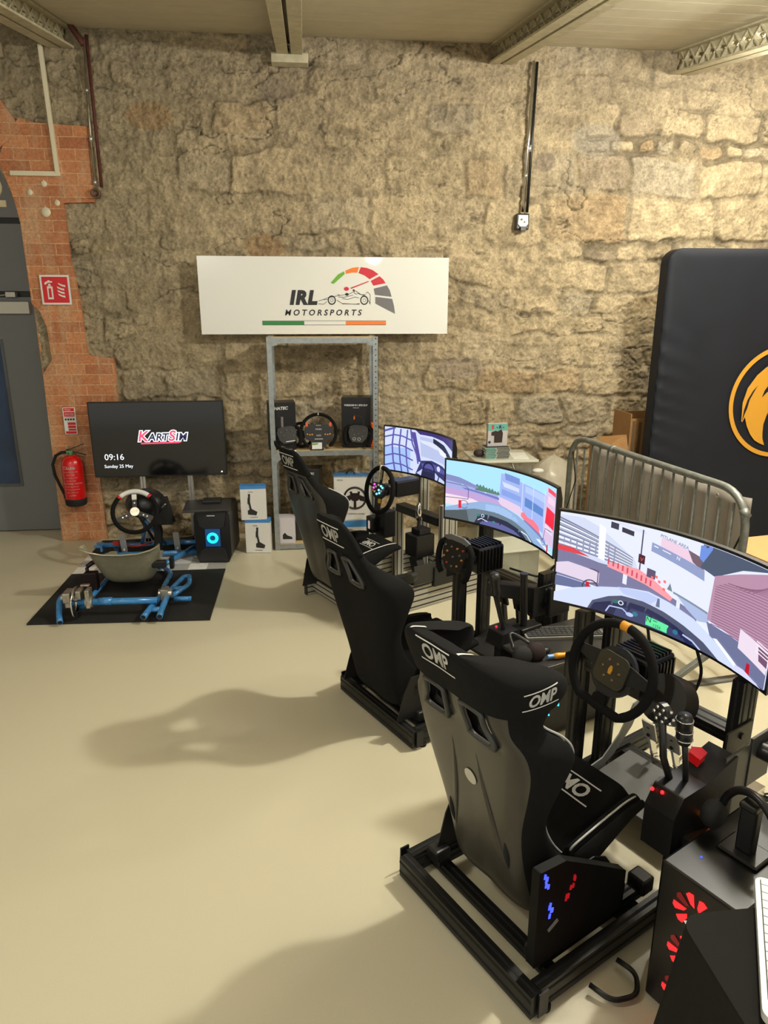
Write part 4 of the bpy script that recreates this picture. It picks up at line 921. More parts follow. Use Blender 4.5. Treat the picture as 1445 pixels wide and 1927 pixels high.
MB().bb(-.20, .3, -.15, .25, .003, .66).prism([(-.20, .66), (.3, .66), (.3, .76), (-.08, .70)], .01, frame_m((0, -.14, 0), (1, 0, 0), (0, 0, 1))).build('carton', mat('tan_cardboard', (.83, .62, .41), .8), t)
MB().tube(rounded([(-.04, -.17, .45), (-.04, -.17, .62), (.06, -.17, .66), (.2, -.17, .64)], .03), .007, 8).build('wire_loop', RUB, t)
# ================================================================== sim racing rigs
class Rig:
    def __init__(s, o, ang):
        s.o = Vector((o[0], o[1], 0)); s.a = radians(ang)
        s.u = Vector((cos(s.a), sin(s.a), 0)); s.v = Vector((-sin(s.a), cos(s.a), 0))
    def w(s, u, v, z): return s.o+s.u*u+s.v*v+Vector((0, 0, z))
    def mw(s, u, v, z, tilt=0., roll=0.):
        """matrix facing the driver: x = driver's right, y up, z towards the driver"""
        X = -s.v; t = radians(tilt); Y = Vector((0, 0, 1))*cos(t)+s.u*sin(t); Z = X.cross(Y)
        m = Matrix((X, Y, Z)).transposed().to_4x4(); m.translation = s.w(u, v, z); return m @ Matrix.Rotation(radians(roll), 4, 'Z')
BASE = {}
def rthing(R, name, label, cat, base, group=None):
    t = thing(name, label, cat, tuple(R.w(*base)), R.a, group); BASE[t.name] = Vector(base); return t
def part(g, name, m, t, **k):
    b = BASE[t.name]; g.v = [tuple(Vector(v)-b) for v in g.v]; return g.build(name, m, t, **k)
RA = Rig((.446, 1.807), 28); RB = Rig((.29, 3.15), 28); RC = Rig((.09, 4.53), 29)

def profile(g, p, q, w, h, mi=0, grooves=True, up=(0, 0, 1)):
    """aluminium extrusion: a bar with dark strips along its faces for shaded slots"""
    p = Vector(p); q = Vector(q); d = (q-p).normalized(); u = Vector(up)
    if abs(u.dot(d)) > .98: u = Vector((1, 0, 0))
    a = u.cross(d).normalized(); b = d.cross(a)
    g.bar(p, q, w, h, mi, up=up)
    if grooves:
        for k in range(max(1, round(h/.04))):
            off = (k+.5)*h/max(1, round(h/.04))-h/2
            for s in (-1, 1): g.bar(p+b*off+a*s*(w/2+.0003), q+b*off+a*s*(w/2+.0003), .0016, .009, 1, up=b)  # thin dark strips on the faces paint the shade inside the slots
        for k in range(max(1, round(w/.04))):
            off = (k+.5)*w/max(1, round(w/.04))-w/2
            for s in (-1, 1): g.bar(p+a*off+b*s*(h/2+.0003), q+a*off+b*s*(h/2+.0003), .009, .0016, 1, up=b)
    return g
SLOT = mat('slot_shadow_black', (.035, .035, .035), .8)
SLOTG = mat('slot_dark_grey', (.14, .135, .125), .7)
ALP = mat('silver_anodised_profile', (.70, .69, .65), .38, .35, .05, 60)

# ---------------------------------------------------------------- bucket seats
def catmull(P, n):
    P = [np.array(p, float) for p in P]; out = []
    for i in range(len(P)-1):
        p0 = P[max(i-1, 0)]; p1 = P[i]; p2 = P[i+1]; p3 = P[min(i+2, len(P)-1)]
        for k in range(n):
            t = k/n; out.append(.5*((2*p1)+(-p0+p2)*t+(2*p0-5*p1+4*p2-p3)*t*t+(-p0+3*p1-3*p2+p3)*t**3))
    out.append(P[-1]); return out
COLS = [(1.0, 1.0), (1.04, .68), (1.02, .36), (.93, .13), (.78, .03), (.60, 0), (.38, -.01), (.17, 0), (0, .015)]
COLS = COLS+[(-a, b) for a, b in COLS[-2::-1]]
def seat_grid(st, t):
    """rows of points offset by t towards the occupant"""
    rows = []
    for x, z, w, d, nx, nz in st:
        nn = math.hypot(nx, nz); nx /= nn; nz /= nn; row = []
        for a, b in COLS:
            sg = 1 if a > 0 else (-1 if a < 0 else 0)
            side = min(1, max(0, (abs(a)-.6)/.35))
            y = a*w - sg*t*side; dd = max(d, .012)
            n = b*dd+t*(1-side*.9)
            if b == 1.0: n = dd+abs(t)*.2
            row.append(Vector((x+nx*n, y, z+nz*n)))
        rows.append(row)
    return rows
def grid_solid(outer, inner, hole=lambda i, j: False, sidemat=False):
    nr = len(outer); nc = len(outer[0]); N = nr*nc; V = [p for r in outer for p in r]+[p for r in inner for p in r]; F = []
    ok = lambda i, j: 0 <= i < nr-1 and 0 <= j < nc-1 and not hole(i, j)
    for i in range(nr-1):
        for j in range(nc-1):
            if not ok(i, j): continue
            a = i*nc+j
            F += [(a, a+1, a+nc+1, a+nc), (N+a, N+a+nc, N+a+nc+1, N+a+1)]
            if not ok(i-1, j): F.append((a, N+a, N+a+1, a+1))
            if not ok(i+1, j): F.append((a+nc, a+nc+1, N+a+nc+1, N+a+nc))
            if not ok(i, j-1): F.append((a, a+nc, N+a+nc, N+a))
            if not ok(i, j+1): F.append((a+1, N+a+1, N+a+nc+1, a+nc+1))
    g = MB().add(V, F, 0, True)
    if sidemat:
        for k, f in enumerate(g.f):
            c = [i % nc for i in f]; m = sum(c)/len(c)
            if m < 3.2 or m > nc-4.2: g.m[k] = 1
    return g
PAN = [(.52, .215, .215, .04, -.1, 1), (.44, .20, .225, .07, -.15, 1), (.32, .145, .235, .12, -.1, 1), (.20, .085, .24, .165, .0, 1), (.10, .035, .235, .20, .25, .97), (.03, .015, .22, .22, .6, .8)]
BACK = [(.0, .05, .20, .22, .85, .5), (-.02, .12, .195, .19, .97, .25), (-.045, .24, .195, .135, .98, .18), (-.075, .38, .215, .105, .98, .16), (-.105, .52, .255, .15, .98, .12), (-.125, .62, .275, .19, .99, .08), (-.14, .69, .265, .165, .99, .05)]
HEADA = [(-.155, .735, .225, .13, .99, .0), (-.172, .79, .215, .20, .99, -.02), (-.195, .845, .22, .265, .99, -.06), (-.22, .905, .215, .28, .985, -.12), (-.238, .95, .185, .25, .97, -.22), (-.236, .972, .145, .18, .95, -.3)]
HEADB = [(-.155, .745, .205, .10, .99, .0), (-.175, .80, .165, .055, .99, .0), (-.20, .87, .142, .045, .99, -.02), (-.222, .93, .128, .04, .985, -.05), (-.236, .975, .100, .03, .97, -.1), (-.236, .99, .07, .02, .97, -.1)]
def strip(g, n, pts, M, bvh, d, off):
    """a ribbon of n quads laid on the surface; parts that miss it are left out"""
    hit = []
    for v in pts:
        o = M @ Vector(v)-d*.35; h = bvh.ray_cast(o, d, .62); hit.append(None if h[0] is None else h[0]-d*off)
    for q in range(n):
        c = [hit[i] for i in (2*q, 2*q+2, 2*q+3, 2*q+1)]
        if all(c) and max((a-b).length for a in c for b in c) < .06: g.add(c, [(0, 1, 2, 3)])
    return g
def project(vs, fs, M, obj_bvh, direction, off):
    out = []
    for v in vs:
        p = M @ Vector(v); o = p-direction*.35; h = obj_bvh.ray_cast(o, direction, 1.2)
        out.append((h[0]-direction*off) if h[0] is not None else p)
    return out
def seat(R, rig, u0, z0, kind, shellmat, label=None):
    ctrl = PAN+BACK+(HEADA if kind == 'A' else HEADB)
    st = catmull(ctrl, 3); nst = len(st)
    nb = 3*(len(PAN)+len(BACK))
    split = nb if kind == 'A' else nst-1
    zs_ = [s[1] for s in st]
    slotz = (.665, .80) if kind == 'A' else (.66, .80)
    hr = [i for i in range(3*len(PAN), nst-1) if slotz[0] <= zs_[i] and zs_[i+1] <= slotz[1]]
    hole = lambda i, j: i in hr and j in (5, 6, 9, 10)
    # shell
    off0, off1 = (0, .014)
    if kind == 'A':
        k = [i for i in range(nst) if zs_[i] > .80 and i > nb-4][0]
        s1 = st[:k+1]
        sh = grid_solid(seat_grid(s1, 0), seat_grid(s1, .014), hole, True); shell = t = sh.build('racing_seat', [shellmat, FAB], rig, sub=2, loc=(u0, 0, z0), label=label)
        s2 = st[k-1:]
        hd = grid_solid(seat_grid(s2, -.014), seat_grid(s2, .055), hole); head = hd.build('headrest', FAB, t, sub=2)
        pad = grid_solid(seat_grid(st[:k], .016), seat_grid(st[:k], .050), hole).build('padding', FAB, t, sub=2)
    else:
        shell = t = grid_solid(seat_grid(st, 0), seat_grid(st, .014), hole, shellmat is not FAB).build('racing_seat', [shellmat, FAB], rig, sub=2, loc=(u0, 0, z0), label=label)
        k = [i for i in range(nst) if zs_[i] > .80 and i > nb-4][0]
        head = grid_solid(seat_grid(st[k:], -.010), seat_grid(st[k:], .050), lambda i, j: False).build('headrest', FAB, t, sub=2)
        pad = grid_solid(seat_grid(st[:k+1], .016), seat_grid(st[:k+1], .048), hole).build('padding', FAB, t, sub=2)
    dg = bpy.context.evaluated_depsgraph_get(); dg.update()
    bs = BVHTree.FromObject(shell, dg); bh = BVHTree.FromObject(head, dg); bp = BVHTree.FromObject(pad, dg)
    # slot trims on the back face
    if hr:
        rows0 = seat_grid(st, 0)
        for cols in ((5, 7), (9, 11)):
            i0, i1 = hr[0], hr[-1]+1
            c = [rows0[i][j] for i, j in [(i0, cols[0]), (i0, cols[1])]+[(i, cols[1]) for i in range(i0+1, i1)]+[(i1, cols[1]), (i1, cols[0])]+[(i, cols[0]) for i in range(i1-1, i0, -1)]]
            lp = [Vector(p)+Vector((-.006, 0, 0)) for p in c]; cen = sum(lp, Vector())/len(lp)
            lp = [p+(p-cen)*-.06 for p in lp]
            lp = rounded(lp+[lp[0], lp[1]], .03)[6:-1] if False else lp
            sm = []
            n = len(lp)
            for q in range(n): sm += [lp[q]*.75+lp[(q+1) % n]*.25, lp[q]*.25+lp[(q+1) % n]*.75]
            MB().tube(sm, .009, 8, closed=True).build('belt_slot_trim', mat('grey_trim', (.22, .22, .21), .45), t)
    # piping along the bolster edge
    rowsp = seat_grid(st, .05)
    last = k-3
    for j in (0, len(COLS)-1):
        rowsE = seat_grid(st, .022)
        if kind == 'B' and shellmat is FAB: continue
        pts = [rowsE[i][j]+Vector((0, 0, .0))+(Vector((st[i][4], 0, st[i][5])).normalized()*.006) for i in range(1, last)]
        MB().tube(pts, .0042, 6).build('piping', PIPE, t, sub=1)
    # logos
    def logo(body, size, M, bvh, d, off=.002, bars=True, name='logo'):
        vs, fs = text_geo(body, size, .22, size*.03, .0002, 'CENTER', 1.)
        g = MB().add(project(vs, fs, M, bvh, d, off), fs)
        if bars:
            w = size*1.35
            for s in (-1, 1):
                pts = [(-w+2*w*q/12, s*size*.52+y*size*.07, 0) for q in range(13) for y in (0, 1)]
                strip(g, 12, pts, M, bvh, d, off)
        g.build(name, WHITE, t)
    D = Vector
    if kind == 'A':
        dd = D((.90, 0, -.43)).normalized()
        logo('OMP', .056, frame_m((-.25, -.005, .93), (0, -1, 0), (.43, 0, .90)), bh, dd, .004)
        logo('OMP', .047, frame_m((-.06, -.26, .85), (1, 0, 0.02), (0, 0, 1)), bh, D((0, 1, 0)), .004)
        logo('OMP', .047, frame_m((-.06, .26, .85), (-1, 0, .02), (0, 0, 1)), bh, D((0, -1, 0)), .004)
        logo('OMP', .072, frame_m((.40, 0, .26), (0, 1, 0), (-1, 0, .2)), bp, D((0, 0, -1)), .003)
        for s in (-1, 1):   # white stripes over the top of the head
            pts = [(-.272+.007*q, s*.105+y*.010, 1.2) for q in range(13) for y in (0, 1)]
            strip(MB(), 12, pts, Matrix.Translation((0, 0, -.16)), bh, D((0, 0, -1)), .003).build('white_stripe', WHITE, t)
        c = project([(0, 0, 0)], None, Matrix.Translation((-.3, -.01, .48)), bs, D((1, 0, 0)), .002)[0]
        pts = [(-.3, -.01+.027*cos(a/20*2*pi), .48+.027*sin(a/20*2*pi)) for a in range(20)]
        MB().add(project(pts, None, Matrix.Identity(4), bs, D((1, 0, 0)), .003), [tuple(range(20))]).build('round_sticker', mat('off_white_sticker', (.75, .74, .68), .5), t)
        # moulded crease ribs in the fibreglass back
        for s in (-1, 1):
            pts = project([(-.3, s*(.055+.085*(q/12)**1.5), .60-q*.040) for q in range(12)], None, Matrix.Identity(4), bs, D((1, 0, 0)), -.004)
            MB().tube(pts, [.004+.008*sin(pi*q/11) for q in range(12)], 8).build('moulded_rib', shellmat, t)
        for s in (-1, 1):
            MB().tube(project([(-.3, s*.13, .30-q*.012) for q in range(10)], None, Matrix.Identity(4), bs, D((1, 0, 0)), -.002), [.003+.008*sin(pi*q/9) for q in range(10)], 8).build('lower_slot', SLOT, t)
    else:
        dd = D((.93, 0, -.36)).normalized()
        logo('OMP', .072, frame_m((-.25, 0, .915), (0, -1, 0), (.36, 0, .93)), bh, dd, .004)
        logo('OMP', .060, frame_m((.40, 0, .26), (0, 1, 0), (-1, 0, .2)), bp, D((0, 0, -1)), .003)
        if shellmat is not FAB:
            for s in (-1, 1):
                pts = [(-.262+.008*q, s*.055+y*.008, 1.2) for q in range(10) for y in (0, 1)]
                strip(MB(), 9, pts, Matrix.Translation((0, 0, -.16)), bh, D((0, 0, -1)), .003).build('white_stripe', WHITE, t)
    # side mounting plates
    for s in (-1, 1):
        g = MB().prism([(-.02, -z0+.115), (.40, -z0+.115), (.40, -z0+.15), (.28, .17), (.22, .20), (.06, .20), (.02, .12)], .005, frame_m((0, s*.247, 0), (1, 0, 0), (0, 0, 1)))
        g.cyl((.10, s*.235, .14), (.10, s*.262, .14), .012, n=12).cyl((.24, s*.235, .14), (.24, s*.262, .14), .012, n=12).build('mounting_plate', BLACK, t)
    return t
SEATS = []

# ---------------------------------------------------------------- curved monitors
PAL = {}
def screen_mesh(R, base, U, vc, w, z0, h, sag, draw, name='screen', parent=None, strength=1.):
    """draw: list of ('p', [(a,b)..], rgb) / ('t', text, size, a, b, rgb)"""
    def S(a, b, off): return Vector((U+sag*(1-(2*a-1)**2)-off, vc+w/2-a*w, z0+b*h))-Vector(base)
    g = MB(); mats = []; idx = {}
    def mi(rgb):
        if rgb not in idx: idx[rgb] = len(mats); mats.append(emit('screen_%03d_%03d_%03d' % tuple(int(c*255) for c in rgb), rgb, strength))
        return idx[rgb]
    N = 28
    def clip(poly, a0, a1):
        for sgn, lim in ((1, a0), (-1, -a1)):
            out = []
            for k in range(len(poly)):
                p, q = poly[k-1], poly[k]; dp = sgn*p[0]-lim; dq = sgn*q[0]-lim
                if (dp >= 0) != (dq >= 0): t = dp/(dp-dq); out.append((p[0]+(q[0]-p[0])*t, p[1]+(q[1]-p[1])*t))
                if dq >= 0: out.append(q)
            poly = out
            if not poly: return []
        return poly
    def cb(poly):      # clamp vertical
        for sgn, lim in ((1, 0), (-1, -1)):
            out = []
            for k in range(len(poly)):
                p, q = poly[k-1], poly[k]; dp = sgn*p[1]-lim; dq = sgn*q[1]-lim
                if (dp >= 0) != (dq >= 0): t = dp/(dp-dq); out.append((p[0]+(q[0]-p[0])*t, p[1]+(q[1]-p[1])*t))
                if dq >= 0: out.append(q)
            poly = out
            if not poly: return []
        return poly
    L = 0
    for it in draw:
        L += 1; off = .0006+L*.00006
        if it[0] == 'p':
            poly = cb(it[1])
            if not poly: continue
            for k in range(N):
                c = clip(poly, k/N, (k+1)/N)
                if len(c) >= 3: g.add([S(a, b, off) for a, b in c], [tuple(range(len(c)))], mi(it[2]))
        else:
            _, body, size, a, b, rgb = it[:6]; vs, fs = text_geo(body, size, .1, .0, 0, 'CENTER', 1.)
            sk = it[6] if len(it) > 6 else 0
            g.add([S(a+x/w, b+(y+sk*x)/h, off+.0002) for x, y, z in vs], fs, mi(rgb))
    return g.build(name, mats, parent)
def monitor(R, label, U, vc, w, z0, h, sag, draw, vesa=True, strength=1., kind='monitor'):
    base = (U+sag+.03, vc, z0)
    t = rthing(R, 'curved_monitor', label, 'monitor', base)
    g = MB(); N = 28; vs = []
    for i in range(N+1):
        a = -.012+1.024*i/N; u = U+sag*(1-(2*a-1)**2); v = vc+w/2-a*w
        for z, du in ((z0-.014, 0), (z0+h+.010, 0), (z0+h+.010, .022), (z0+h*.85, .040), (z0+h*.15, .040), (z0-.014, .022)): vs.append((u+du, v, z))
    fs = [(i*6+k, (i+1)*6+k, (i+1)*6+(k+1) % 6, i*6+(k+1) % 6) for i in range(N) for k in range(6)]
    fs += [(0, 1, 2, 3, 4, 5), tuple(N*6+k for k in (5, 4, 3, 2, 1, 0))]
    g.add(vs, fs); part(g, 'housing', BLACKP, t)
    screen_mesh(R, base, U, vc, w, z0, h, sag, draw, 'screen', t, strength)
    part(MB().box((U+sag+.06, vc, z0+h*.5), (.05, .12, .12)), 'wall_mount_block', BLACKP, t, bevel=.005)
    return t
def lines(x0, y0a, y0b, x1, y1a, y1b, n, col, w=.006):
    out = []
    for k in range(n):
        t = (k+.5)/n; a = y0a+(y0b-y0a)*t; b = y1a+(y1b-y1a)*t
        out.append(('p', [(x0, a-w*1.4), (x1, b-w*.7), (x1, b+w*.7), (x0, a+w*1.4)], col))
    return out
def el(cx, cy, rx, ry, n=20, a0=0, a1=360): return [(cx+rx*cos(radians(a0+(a1-a0)*k/n)), cy+ry*sin(radians(a0+(a1-a0)*k/n))) for k in range(n+(0 if a1-a0 == 360 else 1))]
def band(pts, w):
    """thick poly line"""
    out = []
    for p, q in zip(pts, pts[1:]):
        d = Vector((q[0]-p[0], (q[1]-p[1])*.45)); 
        if d.length < 1e-6: continue
        n = Vector((-d.y, d.x)).normalized()*w/2
        out.append([(p[0]+n.x, p[1]+n.y/.45), (q[0]+n.x, q[1]+n.y/.45), (q[0]-n.x, q[1]-n.y/.45), (p[0]-n.x, p[1]-n.y/.45)])
    return out
# --- picture on the nearest monitor: pit lane from the cockpit
dA = [('p', [(0, 0), (1, 0), (1, 1), (0, 1)], (.87, .89, .98)),
      ('p', [(0, .62), (.30, .52), (.56, .36), (.66, .30), (.66, .12), (0, .3)], (.46, .46, .60)),
      ('p', [(0, .97), (.10, .97), (.17, .90), (.34, .64), (.36, .50), (.18, .52), (0, .60)], (.80, .83, .92))]
dA += lines(0, .95, .63, .33, .66, .52, 12, (.47, .49, .60), .007)+lines(0, .92, .64, .33, .655, .53, 5, (.93, .95, 1.), .006)
dA += [('p', [(.02+.028*k, .60), (.026+.028*k, .60), (.026+.028*k, .73), (.02+.028*k, .73)], (.55, .57, .70)) for k in range(9)]
dA += [('p', [(.17, .94), (.20, .90), (.205, .55), (.175, .57)], (.93, .94, .99)), ('p', [(.25, 1.), (.38, .96), (.38, .93), (.25, .97)], (.84, .86, .95)), ('p', [(.22, .985), (.255, .975), (.255, .91), (.22, .92)], (.22, .22, .30)),
       ('p', [(.27, .95), (.325, .93), (.325, .88), (.27, .90)], (.20, .20, .26)), ('p', [(.362, .97), (.368, .97), (.368, .55), (.362, .55)], (.28, .25, .36)),
       ('p', [(.355, .72), (.385, .71), (.385, .62), (.355, .63)], (.25, .10, .16)), ('t', 'V', .022, .37, .665, (1., .3, .4)),
       ('p', [(.0, .64), (.06, .63), (.14, .56), (.0, .58)], (.85, .25, .30)),
       ('p', [(.22, .55), (.36, .56), (.44, .49), (.53, .38), (.52, .34), (.40, .42), (.22, .50)], (1., .60, .64))]
dA += [('p', [(.22+.022*k, .59-.012*k), (.228+.022*k, .59-.012*k), (.228+.022*k, .53-.012*k), (.22+.022*k, .53-.012*k)], (.80, .30, .38)) for k in range(10)]
dA += [('p', [(.40, .60), (.44, .59), (.44, .50), (.40, .51)], (.35, .30, .42))]
dA += [('p', [(x, y), (x+.012, y-.004), (x+.012, y-.03), (x, y-.026)], (1., .42, .42)) for x, y in ((.42, .53), (.455, .51), (.48, .53), (.48, .45), (.44, .55))]
dA += [('p', [(.50, .45), (.512, .52), (.526, .44)], (.45, .50, .55)), ('p', [(.54, .44), (.70, .37), (.71, .29), (.66, .26), (.60, .33)], (.66, .72, .86)), ('p', [(.53, .45), (.70, .385), (.70, .365), (.53, .43)], (.48, .54, .62))]
dA += [('p', [(.45, .94), (.49, .93), (.66, .86), (.66, .73), (.55, .79), (.45, .85)], (.90, .78, .86)), ('p', [(.575, .90), (.655, .86), (.655, .74), (.60, .80)], (.44, .36, .42)),
       ('p', [(.41, .87), (.66, .76), (.665, .66), (.41, .78)], (.55, .60, .76)), ('t', 'PITLANE AREA', .018, .51, .935, (.35, .32, .42), -.15), ('p', [(.42, .845), (.44, .836), (.44, .826), (.42, .835)], (.95, .96, 1)), ('p', [(.46, .825), (.50, .808), (.50, .80), (.46, .817)], (.95, .96, 1)), ('t', 'N', .02, .535, .785, (.95, .96, 1))]
dA += [('p', [(.64, 1), (.97, 1), (.83, .90), (.71, .74), (.64, .78), (.66, .92)], (.28, .33, .42)), ('p', [(.63, .98), (.66, 1.), (.69, 1), (.65, .83), (.63, .86)], (.42, .55, .85)),
       ('p', [(.71, .75), (.82, .86), (.97, .99), (1, 1), (1, .28), (.93, .25), (.70, .32)], (.70, .54, .64))]
for k in range(26):
    y = .95-k*.026; dA.append(('p', [(.72+max(0, (y-.72))*.7, min(y*.93, .74)-.0), (1, y), (1, y-.006), (.72+max(0, (y-.72))*.7, min(y*.93, .74)-.008)], (.52, .36, .46)))
dA += [('p', [(.70, .30), (.93, .26), (1, .18), (1, 0), (.74, .10)], (.42, .44, .58)),
       ('p', [(0, .44), (.05, .47), (.16, .43), (.19, .41), (.19, .30), (.15, .28), (0, .33)], (.86, .80, .88)), ('p', [(0, .30), (.15, .26), (.18, .20), (0, .18)], (.38, .42, .58))]
dA += [('p', q, (.30, .22, .30)) for q in band([(.145, .44), (.185, .43), (.185, .30), (.15, .28)], .004)]+[('p', q, (.25, .25, .33)) for q in band(el(.155, .23, .035, .085, 16), .006)]
dA += [('p', [(.135, .29), (.15, .29), (.15, .18), (.135, .18)], (.75, .10, .18)),
       ('p', [(0, .10), (.08, .19), (.20, .27), (.32, .335), (.42, .365), (.52, .33), (.64, .27), (.74, .17), (.84, .07), (.90, 0), (0, 0)], (.80, .84, .95)),
       ('p', [(.28, .32), (.42, .35), (.47, .33), (.44, .24), (.30, .26)], (.72, .77, .92)), ('p', [(.465, .33), (.475, .33), (.48, .24), (.46, .24)], (.40, .45, .58)),
       ('p', [(.15, .0), (.17, .10), (.24, .19), (.30, .235), (.40, .245), (.50, .215), (.60, .16), (.70, .09), (.78, 0)], (.30, .32, .42)),
       ('p', [(.16, .0), (.18, .08), (.26, .15), (.33, .19), (.42, .19), (.50, .16), (.58, .11), (.66, .04), (.69, 0)], (.13, .15, .30)),
       ('p', [(.26, .0), (.28, .09), (.34, .13), (.44, .13), (.52, .10), (.60, .04), (.62, 0)], (.22, .25, .40)),
       ('p', [(.415, .11), (.53, .095), (.53, .01), (.415, .015)], (.38, .90, .62)), ('t', 'N', .030, .435, .075, (.05, .25, .16)), ('t', '1256', .018, .475, .035, (.05, .25, .16)), ('p', [(.455, .09), (.475, .087), (.475, .080), (.455, .083)], (.05, .25, .16))]
dA += [('p', el(.275, .155, .012, .022), (.20, .42, .40)), ('p', el(.30, .155, .013, .025), (.85, .88, .95)), ('p', el(.30, .155, .008, .016), (.13, .15, .30)), ('p', el(.37, .085, .013, .025), (.18, .45, .55)), ('p', el(.565, .06, .013, .025), (.18, .45, .55)), ('p', el(.345, .06, .018, .022), (.70, .75, .90))]
dA += [('p', q, (.72, .76, .92)) for q in band([(.235, .02), (.25, .09), (.31, .10), (.33, .07)], .006)+band([(.60, .07), (.65, .05), (.69, .0)], .008)]
dA += [('p', [(.86, .40), (.93, .37), (1, .34), (1, .14), (.86, .22)], (.90, .84, .90)), ('p', [(.91, .14), (.925, .14), (.93, .0), (.905, .0)], (.72, .08, .18)), ('p', [(.95, .35), (1, .33), (1, .20), (.96, .22)], (.45, .32, .42))]
dA += [('p', [(.94, .385-.03*k), (1, .365-.03*k), (1, .355-.03*k), (.94, .375-.03*k)], (.96, .90, .94)) for k in range(4)]
dA += [('p', [(.74, .18), (.76, .19), (.90, .02), (.92, 0), (.88, 0)], (.93, .95, 1.)), ('p', [(.86, .06), (.90, .06), (.99, 0), (.85, 0)], (.82, .83, .96))]
monitor(RA, 'nearest curved monitor showing a pit lane with brick wall and green gear display', .87, .02, .885, .845, .385, .105, dA, strength=.95)
# --- middle monitor
dB = [('p', [(0, 0), (1, 0), (1, 1), (0, 1)], (.66, .87, .98)), ('p', [(0, .72), (.12, .70), (.30, .60), (.42, .56), (.42, .46), (0, .50)], (.62, .66, .86)), ('p', [(0, .76), (.10, .73), (.25, .62), (.25, .58), (.0, .66)], (.50, .54, .74))]
dB += [('p', [(.22+.025*k, .64-.008*k), (.235+.025*k, .67-.008*k+.01*(k % 3)), (.25+.025*k, .63-.008*k), (.25+.025*k, .56), (.22+.025*k, .56)], (.34, .50, .44)) for k in range(8)]
dB += [('p', [(0, .54), (.42, .46), (.50, .40), (.50, .22), (0, .30)], (.74, .62, .82)), ('p', [(.12, .57), (.42, .52), (.42, .48), (.14, .54)], (.46, .44, .74)), ('p', [(0, .42), (.20, .40), (.34, .32), (.30, .22), (0, .24)], (.92, .84, .88)),
       ('p', [(.43, .93), (.52, .93), (.62, .87), (.92, .82), (.94, .20), (.70, .32), (.62, .46), (.42, .52)], (.62, .70, .92)), ('p', [(.42, .54), (.62, .48), (.64, .33), (.45, .40), (.42, .44)], (.88, .78, .88)),
       ('p', [(.46, .95), (.60, .92), (.60, .82), (.47, .84)], (.46, .56, .82)), ('p', [(.44, .80), (.60, .76), (.60, .70), (.46, .72)], (.80, .84, .98)), ('p', [(.44, .68), (.62, .64), (.62, .55), (.44, .58)], (.52, .62, .88)),
       ('p', [(.66, .66), (.86, .60), (.86, .48), (.66, .52)], (.36, .52, .78)), ('p', [(.66, .84), (.88, .81), (.88, .70), (.66, .74)], (.70, .78, .96))]
dB += [('p', [(x, .9), (x+.006, .9), (x+.006, .34), (x, .34)], (.80, .86, .98)) for x in (.63, .74, .87)]
dB += [('p', [(.63, .40), (.66, .42), (.70, .36), (.76, .36), (.82, .30), (.84, .20), (.80, .20), (.66, .30), (.63, .34)], (1., .48, .55)), ('p', [(.66, .31), (.84, .20), (.92, .10), (.92, .06), (.66, .26)], (.50, .48, .70)),
       ('p', [(.89, .96), (1, .94), (1, .10), (.87, .16)], (.84, .74, .86)), ('p', [(.90, .96), (1, .93), (1, .87), (.90, .90)], (.95, .25, .35)), ('p', [(.90, .67), (1, .63), (1, .38), (.89, .42)], (.92, .14, .24)), ('p', [(.91, .84), (.99, .81), (.99, .72), (.91, .74)], (.97, .80, .88))]
dB += [('p', [(.89, .39-.03*k), (.98, .36-.03*k), (.98, .35-.03*k), (.89, .38-.03*k)], (.98, .97, 1)) for k in range(3)]
dB += [('p', [(0, .18), (.12, .28), (.26, .38), (.36, .41), (.46, .40), (.60, .33), (.72, .24), (.86, .14), (1, .0), (0, 0)], (.56, .68, .84)), ('p', [(.30, .36), (.44, .38), (.56, .32), (.62, .22), (.30, .26)], (.62, .74, .90)),
       ('p', [(.06, .0), (.10, .17), (.22, .24), (.40, .26), (.55, .22), (.68, .14), (.78, .0)], (.40, .47, .52)), ('p', [(.22, .0), (.24, .15), (.34, .19), (.50, .17), (.62, .11), (.70, 0)], (.14, .16, .26)), ('p', [(.26, .0), (.30, .08), (.44, .10), (.58, .06), (.64, 0)], (.36, .38, .60)),
       ('p', [(0, .12), (.16, .19), (.18, .0), (0, 0)], (.30, .34, .36)), ('p', el(.255, .145, .012, .025), (.20, .50, .46)), ('p', el(.29, .15, .014, .028), (.80, .86, .92)), ('p', el(.29, .15, .008, .018), (.14, .16, .26)), ('p', el(.385, .09, .014, .02), (.20, .52, .55)),
       ('p', [(.80, .10), (.84, .12), (1, .0), (.94, 0)], (.88, .92, 1))]
dB += [('p', q, (.85, .88, .96)) for q in band([(.25, .06), (.28, .10), (.33, .07)], .006)+band([(.64, .10), (.70, .08), (.75, .0)], .009)]
dB += [('p', q, (.36, .34, .55)) for q in band([(.0, .62), (.15, .60), (.17, .56), (.17, .38), (.0, .36)], .005)+band(el(.14, .28, .03, .07, 14), .005)+band([(.98, .34), (.90, .34), (.88, .14)], .005)+band(el(.885, .12, .02, .05, 12), .005)]
dB += [('p', [(.10, .34), (.12, .34), (.12, .20), (.10, .20)], (.85, .10, .20)), ('p', [(.93, .12), (.945, .12), (.945, .0), (.93, .0)], (.80, .08, .20))]
monitor(RB, 'middle curved monitor showing a blue sky racetrack from an open cockpit', .80, .035, .85, .835, .345, .095, dB, strength=.95)
